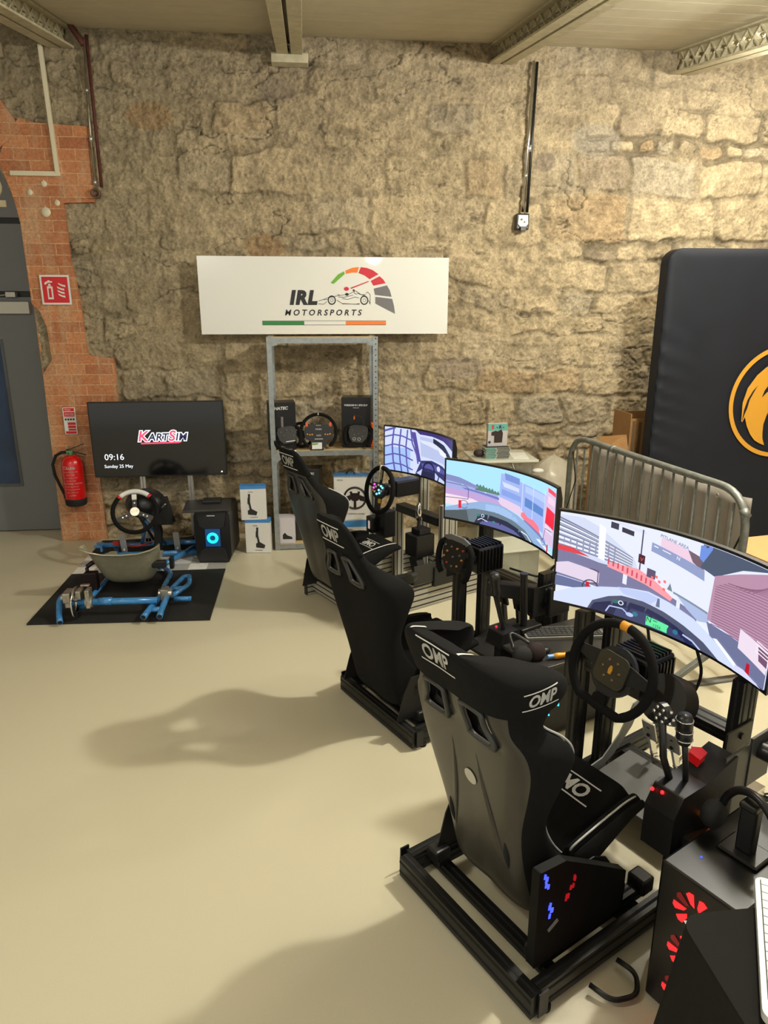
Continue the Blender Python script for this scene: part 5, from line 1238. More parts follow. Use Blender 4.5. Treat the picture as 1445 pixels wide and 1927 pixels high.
# --- furthest monitor: stock car interior
dC = [('p', [(0, 0), (1, 0), (1, 1), (0, 1)], (.80, .84, .98)), ('p', [(.0, .55), (.30, .55), (.30, .0), (0, .0)], (.64, .76, .97)), ('p', [(.30, .95), (.36, .95), (.44, .30), (.40, .30)], (.34, .30, .60)),
      ('p', [(.36, 1), (1, 1), (1, .78), (.80, .90), (.60, .93), (.42, .92)], (.24, .18, .45)), ('p', [(.42, .88), (.62, .88), (.85, .78), (1, .60), (1, .30), (.80, .42), (.44, .44)], (.72, .76, .90)),
      ('p', [(.42, .80), (.60, .80), (.80, .72), (.95, .55), (.97, .46), (.90, .52), (.70, .66), (.44, .74)], (.86, .88, .97)), ('p', [(.62, .90), (.82, .82), (.98, .62), (1, .52), (.92, .56), (.80, .70), (.62, .80)], (.12, .14, .24)),
      ('p', [(.72, .72), (.86, .66), (.86, .56), (.74, .60)], (.92, .93, 1)), ('p', [(.36, 0), (.44, .34), (.60, .40), (.80, .36), (1, .20), (1, 0)], (.20, .20, .42)), ('p', [(.44, .28), (.60, .34), (.86, .28), (.86, .20), (.46, .20)], (.34, .34, .60)),
      ('p', [(.40, .0), (.44, .12), (.66, .14), (.72, .0)], (.14, .14, .28)), ('p', el(.72, .27, .03, .06), (.80, .84, .95)), ('p', [(.74, .10), (.92, .02), (.92, 0), (.72, 0)], (.78, .82, .95)), ('p', [(.38, .04), (.46, .16), (.44, 0)], (.75, .80, .96)), ('p', [(.66, .16), (.72, .10), (.70, 0), (.66, 0)], (.75, .80, .96))]
net = []
for x in (.08, .16, .24): net += band([(x+.02, .98), (x, .6), (x+.01, .25), (x+.03, .0)], .017)
for y in (.80, .58, .36, .14): net += band([(.0, y-.04), (.10, y+.03), (.20, y+.02), (.33, y-.06)], .015)
net += band([(.30, 1), (.32, .7), (.38, .45), (.40, .25)], .02)+band([(.0, .9), (.12, 1.0)], .02)
dC += [('p', q, (.36, .34, .66)) for q in net]+[('p', q, (.10, .10, .22)) for q in band(el(.565, .18, .085, .16, 22, -10, 190), .020)]+[('p', q, (.16, .16, .30)) for q in band([(.50, .16), (.565, .18), (.63, .16)], .015)]
monitor(RC, 'furthest curved monitor showing a stock car interior with window net', .80, .06, .80, .83, .335, .085, dC, strength=.9)
# ---------------------------------------------------------------- black rig frames A and B
def black_rig(R, label, up_u, L=1.55, mon_v=(.30, -.28), mon_top=1.02, mon_u=1.06, up_top=.80, hw=.325):
    t = rthing(R, 'racing_rig', label, 'racing rig', (0, 0, 0)); M = [BLACKM, SLOT]
    for s in (1, -1):
        g = MB(); profile(g, (.02, s*(hw-.01), .055), (L, s*(hw+.0), .055), .04, .08); part(g, 'side_rail', M, t)
        g = MB(); profile(g, (up_u, s*(hw+.0)+(.03 if s > 0 else 0), .016 if s > 0 else .096), (up_u, s*(hw+.0)+(.03 if s > 0 else 0), up_top), .04, .08, up=(1, 0, 0)); part(g, 'upright', M, t)
    for u in (-.022,):
        g = MB(); profile(g, (u+.02, -hw-.015, .055), (u+.02, hw-.005, .055), .04, .08); part(g, 'rear_cross_bar', M, t)
    g = MB(); profile(g, (.13, -hw+.02, .035), (.13, hw-.02, .035), .04, .04); part(g, 'cross_bar', M, t)
    g = MB(); profile(g, (.52, -hw+.02, .035), (.52, hw-.02, .035), .08, .04); part(g, 'cross_bar', M, t)
    for s in (1, -1):
        g = MB(); profile(g, (.09, s*.247, .085), (.60, s*.247, .085), .04, .045); part(g, 'seat_rail', M, t)
        g = MB().box((.60, s*.247, .105), (.06, .07, .06)).box((.10, s*.247, .115), (.07, .06, .05)); part(g, 'rail_block', BLACK, t, bevel=.008)
    g = MB(); profile(g, (up_u, -hw+.02, .60), (up_u, hw-.02, .60), .08, .04); part(g, 'wheel_deck', M, t)
    for s in (1, -1): part(MB().bb(up_u-.11, up_u+.05, s*(hw+.021), s*(hw+.027), .50, .66).cyl((up_u-.02, s*(hw+.027), .62), (up_u-.02, s*(hw+.034), .62), .012, n=10).cyl((up_u-.02, s*(hw+.027), .54), (up_u-.02, s*(hw+.034), .54), .012, n=10), 'side_bracket', BLACK, t, bevel=.003)
    for v in mon_v:
        g = MB(); profile(g, (mon_u, v, .02), (mon_u, v, mon_top), .04, .08, up=(1, 0, 0)); part(g, 'monitor_post', M, t)
    g = MB(); profile(g, (mon_u-.0, mon_v[0]-.02, mon_top-.03), (mon_u, mon_v[1]+.02, mon_top-.03), .04, .04); part(g, 'monitor_beam', M, t)
    g = MB(); profile(g, (L-.3, -hw+.02, .055), (L-.3, hw-.02, .055), .08, .04); part(g, 'cross_bar', M, t)
    part(MB().bb(.001, .039, hw+.02, hw+.026, .015, .10).bb(.001, .039, -hw-.026, -hw-.02, .015, .10), 'end_cap', BLACKP, t)
    g = MB()
    for u in (.05, 1.4):
        for s in (1, -1): g.cyl((u, s*hw, 0), (u, s*hw, .014), .022)
    part(g, 'foot', RUB, t)
    return t
rigA = black_rig(RA, 'black racing rig nearest the camera, its seat with wide winged headrest and grey shell back', .94, up_top=.82)
seat(RA, rigA, .105, .15, 'A', SHELLG, 'grey fibreglass shell with black winged headrest')
rigB = black_rig(RB, 'middle black racing rig with fully fabric covered black seat', .84, L=1.30, mon_v=(.27, -.33), mon_top=1.0, mon_u=.96, up_top=.72)
seat(RB, rigB, -.025, .13, 'B', FAB)
# foot bracket at the near corner of A
o = MB().tube(rounded([(.34, -.36, .03), (.36, -.42, .02), (.30, -.47, .02), (.22, -.44, .02), (.20, -.37, .03)], .03), .008, 8)
part(o, 'headset_hook', BLACK, rigA)

def motor(R, label, u0, u1, v, z, s=.075, ribs=True, sticker=False, col=None):
    t = rthing(R, 'wheel_base', label, 'wheel base', (u1, v, z))
    g = MB().box(((u0+u1)/2, v, z), (u1-u0, s*2, s*2)); part(g, 'motor_body', col or BLACKP, t, bevel=.012)
    if ribs:
        g = MB()
        for k in range(7): x = u0+.02+(u1-u0-.04)*k/6; g.box((x, v, z+s+.006), (.008, s*1.8, .012)).box((x, v+s+.005, z), (.008, .01, s*1.7)).box((x, v-s-.005, z), (.008, .01, s*1.7))
        part(g, 'cooling_ribs', BLACKP, t)
    g = MB().cyl((u0, v, z), (u0-.06, v, z), .032).cyl((u0-.04, v, z), (u0-.055, v, z), .045); part(g, 'shaft', BLACK, t)
    if sticker: part(MB().bb(u0+.02, u1-.03, v-.045, v+.045, z+s+.0005, z+s+.0035), 'yellow_sticker', mat('yellow_label', (.80, .62, .10), .5), t)
    return t
# ---- rig A: wheel with flat bottom, motor, pedals
Wz = .79
M = RA.mw(.66, 0, Wz, 16, -6)
w = wheel('steering_wheel', 'large round suede steering wheel with yellow top mark before the nearest monitor', M, .165, .0165, 'flat')
MB().prism([(-.150, .03), (-.06, .045), (.06, .045), (.150, .03), (.150, -.005), (.07, -.02), (.035, -.04), (.03, -.125), (-.03, -.125), (-.035, -.04), (-.07, -.02), (-.150, -.005)], .006, Matrix.Translation((0, 0, -.012))).build('spoke_plate', BLACK, w, bevel=.002)
MB().prism(rrect(.13, .12, .03), .008, Matrix.Translation((0, 0, -.006))).build('hub_plate', mat('olive_grey_plate', (.26, .25, .20), .4, .3), w)
MB().prism(rrect(.055, .06, .015), .02, Matrix.Translation((0, -.125, -.01))).build('bottom_grip', SUEDE, w, bevel=.005)
MB().prism([(-.006, -.015), (.006, -.015), (.008, .0), (.004, .015), (-.004, .015), (-.008, 0)], .004, Matrix.Translation((0, 0, .002))).build('gold_emblem', GOLD, w)
for a in range(6): MB().lathe([(.001, .004), (.005, .004), (.006, 0)], (.036*cos(a*pi/3), .036*sin(a*pi/3), .002)).build('hub_bolt', mat('bronze_bolt', (.50, .40, .30), .4, .6), w)
MB().tube([(.165*cos(radians(a)), .165*sin(radians(a)), 0) for a in (86, 90, 94, 97)], .0180, 12).build('yellow_mark', mat('amber_tape', (.88, .58, .14), .5), w)
motor(RA, 'black wheel motor with yellow sticker behind the nearest steering wheel', .76, .92, 0, .735, .08, True, True)
t = rthing(RA, 'quick_release_hub', 'round black hub adapter between the nearest steering wheel and its motor', 'hub', (.70, 0, .76))
part(MB().cyl((.668, 0, .785), (.700, 0, .770), .045).cyl((.672, -.0, .78), (.69, 0, .772), .09, n=28), 'hub_body', BLACK, t)
t = rthing(RA, 'button_box', 'dark round button module at the right side of the nearest wheel', 'button box', (.78, -.16, .70))
part(MB().cyl((.72, -.17, .74), (.80, -.17, .70), .085, n=28).box((.83, -.15, .70), (.08, .10, .12)), 'module_body', mat('dark_brown_plastic', (.11, .10, .08), .5), t, bevel=.004)
t = rthing(RA, 'pedal_set', 'black and grey pedal set on the floor frame below the nearest monitor', 'pedals', (1.1, 0, .09))
GPL = mat('grey_pedal_plate', (.50, .51, .51), .4, .3)
part(MB().box((1.0, .02, .125), (.30, .40, .02), R=Matrix.Rotation(radians(-6), 3, 'Y')), 'heel_plate', mat('dark_heel_plate', (.26, .26, .26), .5), t, bevel=.003)
for v in (.235, -.19): part(MB().prism([(.86, .10), (.93, .105), (1.05, .16), (1.16, .26), (1.22, .36), (1.20, .38), (1.16, .37), (1.08, .25), (.98, .17), (.86, .15)], .006, frame_m((0, v, 0), (1, 0, 0), (0, 0, 1))), 'side_plate', GPL, t, bevel=.002)
for v in (.12, .01, -.11):
    g = MB().bar((1.20, v, .12), (1.13, v, .30), .012, .03).bar((1.19, v+.02, .16), (1.30, v+.02, .20), .012, .012); part(g, 'pedal_arm', CHROME, t)
    g = MB().box((1.125, v, .31), (.012, .06, .10), R=Matrix.Rotation(radians(-20), 3, 'Y')); g.cyl((1.116, v, .33), (1.112, v, .33), .008, n=8, mi=1).cyl((1.120, v, .29), (1.116, v, .29), .008, n=8, mi=1); part(g, 'pedal_face', [ALU, SLOT], t, bevel=.003)
    part(MB().tube([(1.17+.012*q, v-.02+.010*cos(q*2.1), .17+.010*sin(q*2.1)) for q in range(14)], .003, 6), 'spring', CHROME, t)
part(MB().bb(1.13, 1.18, -.18, .22, .09, .12), 'pedal_axle_bar', BLACK, t)
# shifter tower of A at the right of the seat
t = rthing(RA, 'shifter_mount', 'black side arm carrying the shifter beside the nearest seat', 'mount', (.70, -.38, .0))
g = MB(); profile(g, (.52, -.395, .40), (.94, -.395, .40), .04, .04); profile(g, (.52, -.395, .055), (.52, -.395, .38), .04, .04); part(g, 'side_arm', [BLACKM, SLOT], t)
part(MB().bb(.70, .86, -.425, -.419, .36, .66).bb(.84, .97, -.43, -.42, .50, .68), 'side_plate', mat('dark_grey_steel', (.20, .20, .19), .45), t, bevel=.002)
part(MB().bar((.90, -.44, .62), (1.35, -.47, .66), .05, .05).bar((.95, -.44, .72), (1.35, -.52, .78), .03, .03).cyl((.90, -.43, .62), (.90, -.48, .62), .03).cyl((1.05, -.46, .60), (1.05, -.50, .60), .018), 'swing_arm', mat('dark_purple_steel', (.17, .16, .17), .35, .3), t, bevel=.004)
t = rthing(RA, 'gear_shifter', 'tall black gear shifter with chrome collar beside the nearest seat', 'shifter', (.54, -.38, .42))
part(MB().prism([(-.11, 0), (.12, .0), (.12, .14), (.05, .20), (-.07, .20), (-.11, .14)], .10, frame_m((.54, -.335, .422), (1, 0, 0), (0, 0, 1))), 'shifter_box', BLACKP, t, bevel=.005)
part(MB().tube([(.555, -.385, .60), (.535, -.385, .70), (.515, -.385, .78)], .009), 'shaft', BLACK, t)
part(MB().lathe([(.001, 0), (.018, 0), (.024, .02), (.024, .045), (.020, .05), (.024, .055), (.024, .085), (.020, .10), (.001, .104)], (.515, -.385, .765), (-.15, 0, 1)), 'knob', BLACKP, t)
g = MB()
for z in (.782, .812, .85): g.tube([(.512-(z-.78)*.15+.0245*cos(k/16*2*pi), -.385+.0245*sin(k/16*2*pi), z) for k in range(16)], .0022, 6, closed=True)
part(g, 'chrome_ring', CHROME, t)
g = MB()
for u, v in ((.445, -.345), (.455, -.372)): g.sph((u, v, .610), .006, 8)
part(g, 'red_light', emit('red_led', (1, .10, .12), 3), t)
t = rthing(RA, 'handbrake', 'upright handbrake with a perforated silver head next to the shifter knob', 'handbrake', (.47, -.33, .50))
g = MB().prism(circ(.032, 16), .02, frame_m((.47, -.325, .85), (.3, 1, 0), (0, 0, 1))); part(g, 'grip_head', BLACKP, t)
g = MB()
for k in range(7):
    a = k/6*2*pi; r = 0 if k == 6 else .022
    g.sph((.466+r*.2*cos(a), -.327+r*cos(a), .85+r*sin(a)), .0065, 8)
    g.sph((.474+r*.2*cos(a), -.347+r*cos(a), .85+r*sin(a)), .0065, 8)
part(g, 'chrome_studs', CHROME, t); part(MB().tube([(.47, -.335, .83), (.49, -.34, .70), (.52, -.35, .62)], .011), 'lever', BLACK, t)
t = rthing(RA, 'control_panel', 'black box of switches with red emergency knob at the right of the nearest wheel', 'control panel', (.66, -.36, .56))
part(MB().prism([(-.10, -.16), (.10, -.13), (.10, .09), (-.10, .05)], .10, frame_m((.66, -.33, .56), (1, 0, 0), (0, 0, 1))), 'panel_box', mat('matte_black_box', (.09, .09, .088), .7), t, bevel=.004)
part(MB().prism([(-.022, -.02), (.03, -.012), (.034, .012), (.01, .028), (-.022, .022)], .03, frame_m((.64, -.36, .64), (1, 0, 0), (0, 1, 0.2))), 'red_knob', mat('bright_red_plastic', (.85, .07, .08), .35), t, bevel=.008)
g = MB().sph((.60, -.44, .50), .007, 8).sph((.62, -.435, .44), .005, 8).sph((.66, -.435, .46), .005, 8); part(g, 'amber_light', emit('amber_led', (1, .5, .25), 2.5), t)
part(MB().tube([(.64+.028*cos(k/14*2*pi), -.436, .50+.028*sin(k/14*2*pi)) for k in range(10)], .004, 6), 'yellow_ring', mat('dark_yellow_plastic', (.62, .54, .15), .5), t)
t = rthing(RA, 'switch_module', 'narrow hanging black box with a small lit switch beside the nearest seat front', 'control box', (.56, -.46, .25))
part(MB().prism([(-.08, -.02), (.02, -.09), (.12, -.02), (.12, .14), (-.07, .18)], .06, frame_m((.56, -.43, .30), (1, 0, 0), (0, 0, 1))), 'box_body', BLACKP, t, bevel=.004)
part(MB().sph((.525, -.493, .40), .010, 8, sc=(.6, .4, 1.4)), 'white_light', emit('pink_white_led', (1, .86, .9), 3), t)
part(MB().bb(.50, .525, -.498, -.491, .34, .37), 'silver_tab', ALU, t)
part(MB().sph((.54, -.492, .43), .006, 8).sph((.57, -.492, .44), .005, 8), 'amber_light', emit('amber_led', (1, .5, .25), 2.5), t)
# added panel beside the near seat; glowing patches paint reflections on the seat side
t = rthing(RA, 'added_seat_panel', 'added black panel with painted blue and red reflections at the right of the nearest seat', 'computer part', (.17, -.285, .12))
part(MB().prism([(.03, .125), (.44, .125), (.44, .27), (.30, .36), (.14, .46), (.03, .47)], .03, frame_m((0, -.262, 0), (1, 0, 0), (0, 0, 1))), 'case', mat('very_dark_plastic', (.035, .035, .035), .6, spec=.2), t, bevel=.006)
g = MB(); random.seed(3)
for cu, cz_, mi in ((.065, .43, 0), (.080, .31, 0), (.175, .375, 1), (.155, .30, 1)):
    for k in range(5 if mi == 0 else 4):
        a = random.uniform(-.014, .014); b = random.uniform(-.028, .028); g.prism([(a-.005, b-.007), (a+.004, b-.010), (a+.006, b+.006), (a-.003, b+.011)], .001, frame_m((cu, -.2925, cz_), (1, 0, 0), (0, 0, 1)), mi)
part(g, 'painted_reflection', [emit('blue_led_and_reflection', (.25, .32, 1), 1.6), emit('dim_red_reflection', (.7, .06, .10), .7)], t)
part(MB().bar((.08, -.295, .24), (.12, -.295, .26), .003, .012), 'grey_strip', GALV, t)
# loose cables and metal bits at the right edge, behind A
t = rthing(RA, 'loose_cables', 'thin black cables trailing on the floor at the right picture edge', 'cables', (1.35, -.3, .0))
g = MB(); random.seed(12)
for k in range(9):
    p = Vector((1.18+.02*k, -.22-.02*(k % 3), .16-.01*k)); q = p+Vector((.14+.03*k, -.30+.035*k, -.09)); q.z = max(q.z, .008)
    g.tube(rounded([p, p+Vector((.06, -.05, .05)), q], .05), .004, 6)
part(g, 'cable', RUB, t)
part(MB().tube(arc((1.26, -.24, .06), .14, 10, 80, 10), .014, 8).box((1.24, -.27, .20), (.10, .05, .05)).box((1.19, -.24, .22), (.05, .06, .03)), 'metal_bow', CHROME, t)
part(MB().bar((1.16, -.22, .24), (1.20, -.24, .25), .012, .01), 'red_mark', emit('red_led', (1, .10, .12), 3), t)
o = rthing(RA, 'floor_bar', 'pale grey metal bar lying on the floor beside the tower at right edge', 'bar', (1.15, -.62, .0))
part(MB().bar((.90, -.40, .02), (1.25, -.66, .02), .05, .03), 'bar_body', ALP, o, bevel=.003)

# ---- rig B extras
M = RB.mw(.50, 0, .775, 10, 0)
t = formula('steering_wheel', 'grey faced formula wheel full of coloured buttons before the middle monitor', M, .92)
MB().prism([(-.10, .095), (-.05, .112), (.05, .112), (.10, .095), (.09, .08), (-.09, .08)], .012, Matrix.Translation((0, 0, -.002))).build('top_grey_shroud', mat('grey_shroud', (.42, .42, .41), .3), t, bevel=.003)
random.seed(2)
buttons(t, [(x, y, .015, .0055, mi) for x, y, mi in ((-.07, .05, 5), (-.05, .02, 4), (-.07, -.01, 4), (-.04, -.04, 3), (.07, .05, 3), (.05, .02, 5), (.07, .0, 4), (.04, -.04, 4), (.0, -.05, 5), (-.02, .05, 5), (.025, .05, 4), (.0, .0, 5))])
motor(RB, 'ribbed black wheel motor behind the middle formula wheel', .60, .78, 0, .745, .072)
part2 = rthing(RB, 'shifter_mount', 'black angled bracket carrying the levers at the right of the middle rig', 'mount', (.70, -.38, 0))
g = MB(); profile(g, (.45, -.395, .40), (.90, -.395, .40), .04, .08); profile(g, (.70, -.395, .10), (.70, -.395, .36), .04, .04); part(g, 'side_arm', [BLACKM, SLOT], part2)
part(MB().bb(.80, .95, -.40, -.37, .50, .66).bar((.62, -.12, .62), (.86, -.36, .60), .06, .08), 'bracket_plate', BLACK, part2, bevel=.006)
t = rthing(RB, 'gear_shifter', 'black lever with thick knob on a low box at the middle rig', 'shifter', (.50, -.38, .44))
part(MB().prism([(-.07, 0), (.08, 0), (.06, .07), (-.05, .07)], .10, frame_m((.50, -.33, .443), (1, 0, 0), (0, 0, 1))), 'shifter_box', BLACKP, t, bevel=.004)
part(MB().cyl((.50, -.38, .51), (.44, -.38, .70), .011, .014).lathe([(.001, -.0), (.016, 0), (.024, .02), (.020, .05), (.026, .09), (.022, .12), (.001, .122)], (.44, -.38, .70), (-.15, 0, 1)), 'lever', BLACK, t)
part(MB().sph((.485, -.345, .515), .006, 8), 'red_light', emit('red_led', (1, .10, .12), 3), t)
t = rthing(RB, 'handbrake', 'straight black handbrake pole at the middle rig, right of its shifter', 'handbrake', (.64, -.38, .44))
part(MB().cyl((.64, -.38, .48), (.62, -.38, .77), .018).cyl((.62, -.38, .77), (.62, -.38, .778), .021), 'lever', BLACK, t)
part(MB().box((.66, -.38, .47), (.14, .08, .05)), 'lever_base', BLACKP, t, bevel=.006)
t = rthing(RB, 'pedal_set', 'black pedal set below the middle steering wheel', 'pedals', (.95, .0, .09))
part(MB().box((.90, 0, .14), (.3, .4, .02), R=Matrix.Rotation(radians(-10), 3, 'Y')), 'heel_plate', BLACK, t, bevel=.003)
for v in (.1, -.02, -.13): part(MB().bar((1.0, v, .14), (.96, v, .40), .02, .03).box((.955, v, .42), (.015, .07, .12), R=Matrix.Rotation(radians(-15), 3, 'Y')), 'pedal_arm', BLACKP, t, bevel=.003)
# tower, tray, keyboard and headphones of the middle rig
T2 = Rig((1.085, 2.875), 22)
t = rthing(T2, 'computer_tower', 'black computer tower with blue green ring light behind the nearest headrest', 'computer', (0, 0, .0))
part(MB().bb(0, .48, 0, .21, .012, .44), 'case', mat('tower_grey_black', (.13, .13, .13), .5), t, bevel=.006)
part(MB().tube([(.045+.035*cos(k/20*2*pi), -.002, .16+.045*sin(k/20*2*pi)) for k in range(14)], .005, 6), 'ring_light', emit('teal_led', (.2, .75, .9), 1.6), t)
part(MB().bb(.02, .05, .02, .19, 0, .012).bb(.42, .45, .02, .19, 0, .012), 'foot', RUB, t)
t = rthing(T2, 'keyboard_tray', 'thin black shelf on the tower holding the dark keyboard', 'tray', (0, 0, .445))
part(MB().bb(-.14, .52, -.10, .25, .442, .458), 'tray_board', mat('dark_tray', (.17, .165, .16), .35), t, bevel=.003)
def keyboard(t, L, W, nx, ny, keym, bodym, P):
    """P: matrix, x along length, y depth, z up"""
    MB().prism(rrect(L, W, .01), .014, P).build('keyboard_body', bodym, t, bevel=.002)
    cw = (L-.02)/nx; ch = (W-.02)/ny; n = 0
    for j in range(ny):
        i = 0
        while i < nx:
            wd = 6 if (j == 0 and i == 3) else 1
            if wd+i > nx: wd = nx-i
            MB().box((-(L-.02)/2+(i+wd/2)*cw, -(W-.02)/2+(j+.5)*ch, .0165), (cw*wd-.0035, ch-.0035, .005)).build('key', keym, t).matrix_local = P
            i += wd; n += 1
t = rthing(T2, 'keyboard', 'dark grey keyboard with pale edged keys on the shelf of the middle rig', 'keyboard', (.20, .13, .459))
keyboard(t, .40, .125, 15, 5, mat('dark_key', (.20, .20, .20), .5), mat('light_grey_board', (.48, .47, .44), .5), Matrix.Rotation(radians(-24), 4, 'Z'))
MB().box((-.17, .055, .0155), (.015, .006, .002)).build('yellow_logo', mat('yellow_label', (.80, .62, .10), .5), t).matrix_local = Matrix.Rotation(radians(-24), 4, 'Z')
t = rthing(T2, 'computer_mouse', 'small black mouse and dongle on the tray before the dark keyboard', 'mouse', (-.02, .02, .459))
part(MB().sph((-.02, .02, .470), .035, 12, sc=(1.2, .7, .45)), 'mouse_body', BLACKP, t)
t = rthing(T2, 'headphones', 'black headphones lying behind the left wing of the nearest headrest', 'headphones', (-.12, .0, .46))
for u, c in ((-.165, RUB), (-.085, mat('dark_red_pad', (.13, .05, .05), .8))): part(MB().lathe([(.001, .03), (.035, .03), (.045, .015), (.045, 0), (.02, -.01), (.001, -.01)], (u, .0, .49), (-.3, -.8, .5)), 'ear_cup', c, t)
part(MB().tube([(-.17+.10*(k/12), .05+.09*sin(pi*k/12), .50+.03*sin(pi*k/12)) for k in range(13)], .009, 8), 'headband', BLACKP, t)
t = rthing(T2, 'screwdriver', 'yellow and blue handled tool lying on the tray edge of the middle rig', 'tool', (.02, -.06, .460))
part(MB().lathe([(.001, -.05), (.012, -.05), (.014, -.03), (.011, .0), (.014, .03), (.010, .045), (.001, .045)], (.03, -.065, .475), (1, -.25, 0)), 'handle', mat('amber_handle', (.92, .62, .10), .35), t)
part(MB().cyl((-.02, -.052, .475), (-.05, -.045, .475), .010), 'blue_collar', mat('pale_blue_plastic', (.45, .65, .85), .4), t)

# ---- rig C: silver profile frame
t = rthing(RC, 'racing_rig', 'furthest racing rig with silver aluminium profile frame before the metal shelf', 'racing rig', (0, 0, 0)); M = [ALP, SLOTG]
seat(RC, t, -.055, .19, 'B', SHELLC, 'grey fibreglass shell seat with black padding')
for s in (1, -1):
    g = MB(); profile(g, (.0, s*.33, .085), (1.12, s*.33, .085), .04, .16); part(g, 'side_rail', M, t)
    part(MB().bb(-.006, 0, s*.33-.02, s*.33+.02, .005, .165).bb(1.12, 1.126, s*.33-.02, s*.33+.02, .005, .165), 'end_cap', BLACKP, t)
    g = MB(); profile(g, (.80, s*.285, .006), (.80, s*.285, .56 if s > 0 else .70), .045, .08, up=(1, 0, 0)); part(g, 'upright', M, t)
for u in (.06, .50, 1.06):
    g = MB(); profile(g, (u, -.31, .085), (u, .31, .085), .04, .16 if u > 1 else .08); part(g, 'cross_bar', M, t)
for s in (1, -1): part(MB().bar((.02, s*.25, .21), (.60, s*.25, .21), .04, .06), 'seat_rail', BLACK, t, bevel=.004); part(MB().box((.05, s*.25, .185), (.05, .10, .04)).box((.52, s*.25, .185), (.05, .10, .04)), 'rail_block', BLACK, t, bevel=.004)
part(MB().bb(.755, .84, -.25, .25, .54, .60), 'wheel_deck', BLACK, t, bevel=.003)
part(MB().bb(.62, .84, -.40, -.365, .16, .30).bb(.66, .84, -.34, -.335, .10, .34), 'side_bracket', BLACK, t, bevel=.004)
g = MB(); profile(g, (.985, .20, .006), (.985, .20, 1.0), .04, .08, up=(1, 0, 0)); profile(g, (.985, -.14, .006), (.985, -.14, 1.0), .04, .08, up=(1, 0, 0)); part(g, 'monitor_post', M, t)
M = RC.mw(.43, 0, .805, 12, 4)
w = wheel('steering_wheel', 'round black steering wheel with many glowing buttons before the furthest monitor', M, .158, .0165)
MB().prism([(-.07, .05), (.07, .05), (.085, .0), (.06, -.04), (.03, -.06), (.022, -.15), (-.022, -.15), (-.03, -.06), (-.06, -.04), (-.085, 0)], .02, Matrix.Translation((0, 0, -.01))).box((0, .09, -.004), (.03, .12, .008)).bar((-.06, .02, -.004), (-.15, .03, -.004), .02, .008).bar((.06, .02, -.004), (.15, .03, -.004), .02, .008).build('spoke_plate', BLACKP, w, bevel=.003)
MB().box((0, .158, .0), (.012, .036, .036)).build('white_mark', WHITE, w)
MB().box((0, .11, .003), (.018, .075, .006)).build('pale_strip', mat('khaki_strip', (.55, .52, .40), .5), w); MB().box((.03, -.075, .012), (.03, .03, .003)).build('yellow_tag', mat('yellow_label', (.80, .62, .10), .5), w)
random.seed(5)
buttons(w, [(x, y, .0105, .0075, mi) for x, y, mi in ((-.05, .035, 2), (-.03, .02, 0), (-.055, .01, 2), (-.04, -.015, 0), (-.01, -.03, 1), (.02, -.02, 1), (.04, -.005, 0), (.05, .02, 1), (.03, .03, 1), (0, .035, 0), (.065, .005, 5), (-.065, -.01, 4), (.01, .0, 1))])
motor(RC, 'black wheel motor behind the round lit wheel of the furthest station', .54, .75, 0, .80, .058, False)
t = rthing(RC, 'gear_shifter', 'black shifter box with chrome bottle shaped knob at the furthest station', 'shifter', (.62, -.20, .48))
part(MB().bb(.56, .72, -.27, -.13, .34, .50).bb(.60, .70, -.25, -.15, .50, .54), 'shifter_box', BLACKP, t, bevel=.006)
part(MB().lathe([(.001, 0), (.024, 0), (.024, .08), (.02, .105), (.008, .125), (.001, .128)], (.63, -.20, .60)), 'knob', CHROME, t); part(MB().cyl((.63, -.20, .54), (.63, -.20, .60), .012), 'shaft', BLACK, t)
part(MB().bar((.60, -.20, .34), (.60, -.25, .24), .06, .08), 'shifter_foot', BLACK, t)
t = rthing(RC, 'control_panel', 'black side block with a small lit screen left of the round lit wheel motor', 'control panel', (.52, .12, .5))
part(MB().bb(.50, .60, .04, .16, .42, .62).bb(.46, .56, .14, .22, .44, .56), 'panel_box', BLACKP, t, bevel=.005); part(MB().bb(.458, .4605, .17, .19, .47, .53), 'lit_screen', emit('dim_screen', (.75, .66, .62), .8), t)
t = rthing(RC, 'monitor_clamp', 'black tilted plate hanging beside the silver post of the furthest rig', 'plate', (1.0, -.34, .18))
part(MB().bb(.45, .95, -.385, -.375, .20, .34).cyl((.40, -.40, .27), (.46, -.37, .27), .035), 'clamp_plate', mat('charcoal_plate', (.17, .17, .16), .4), t, bevel=.004)
g = MB()
for i, pts in enumerate(([RB.w(.80, -.1, .68), RB.w(.95, -.2, .62), RB.w(1.0, -.28, .75), RB.w(.98, -.33, .82)], [RA.w(.92, -.02, .68), RA.w(1.02, -.08, .55), RA.w(1.05, -.12, .70), RA.w(1.0, -.10, .84)], [RA.w(.92, .03, .68), RA.w(1.0, .0, .56), RA.w(1.07, .1, .60), RA.w(1.02, .12, .84)])):
    tag(MB().tube(rounded(pts, .06), .006, 8).build('cable', RUB), ['black cable hanging under the middle monitor', 'black cable looping under the nearest monitor, closest to its right post', 'black cable looping under the nearest monitor, closest to its motor'][i], 'cable')

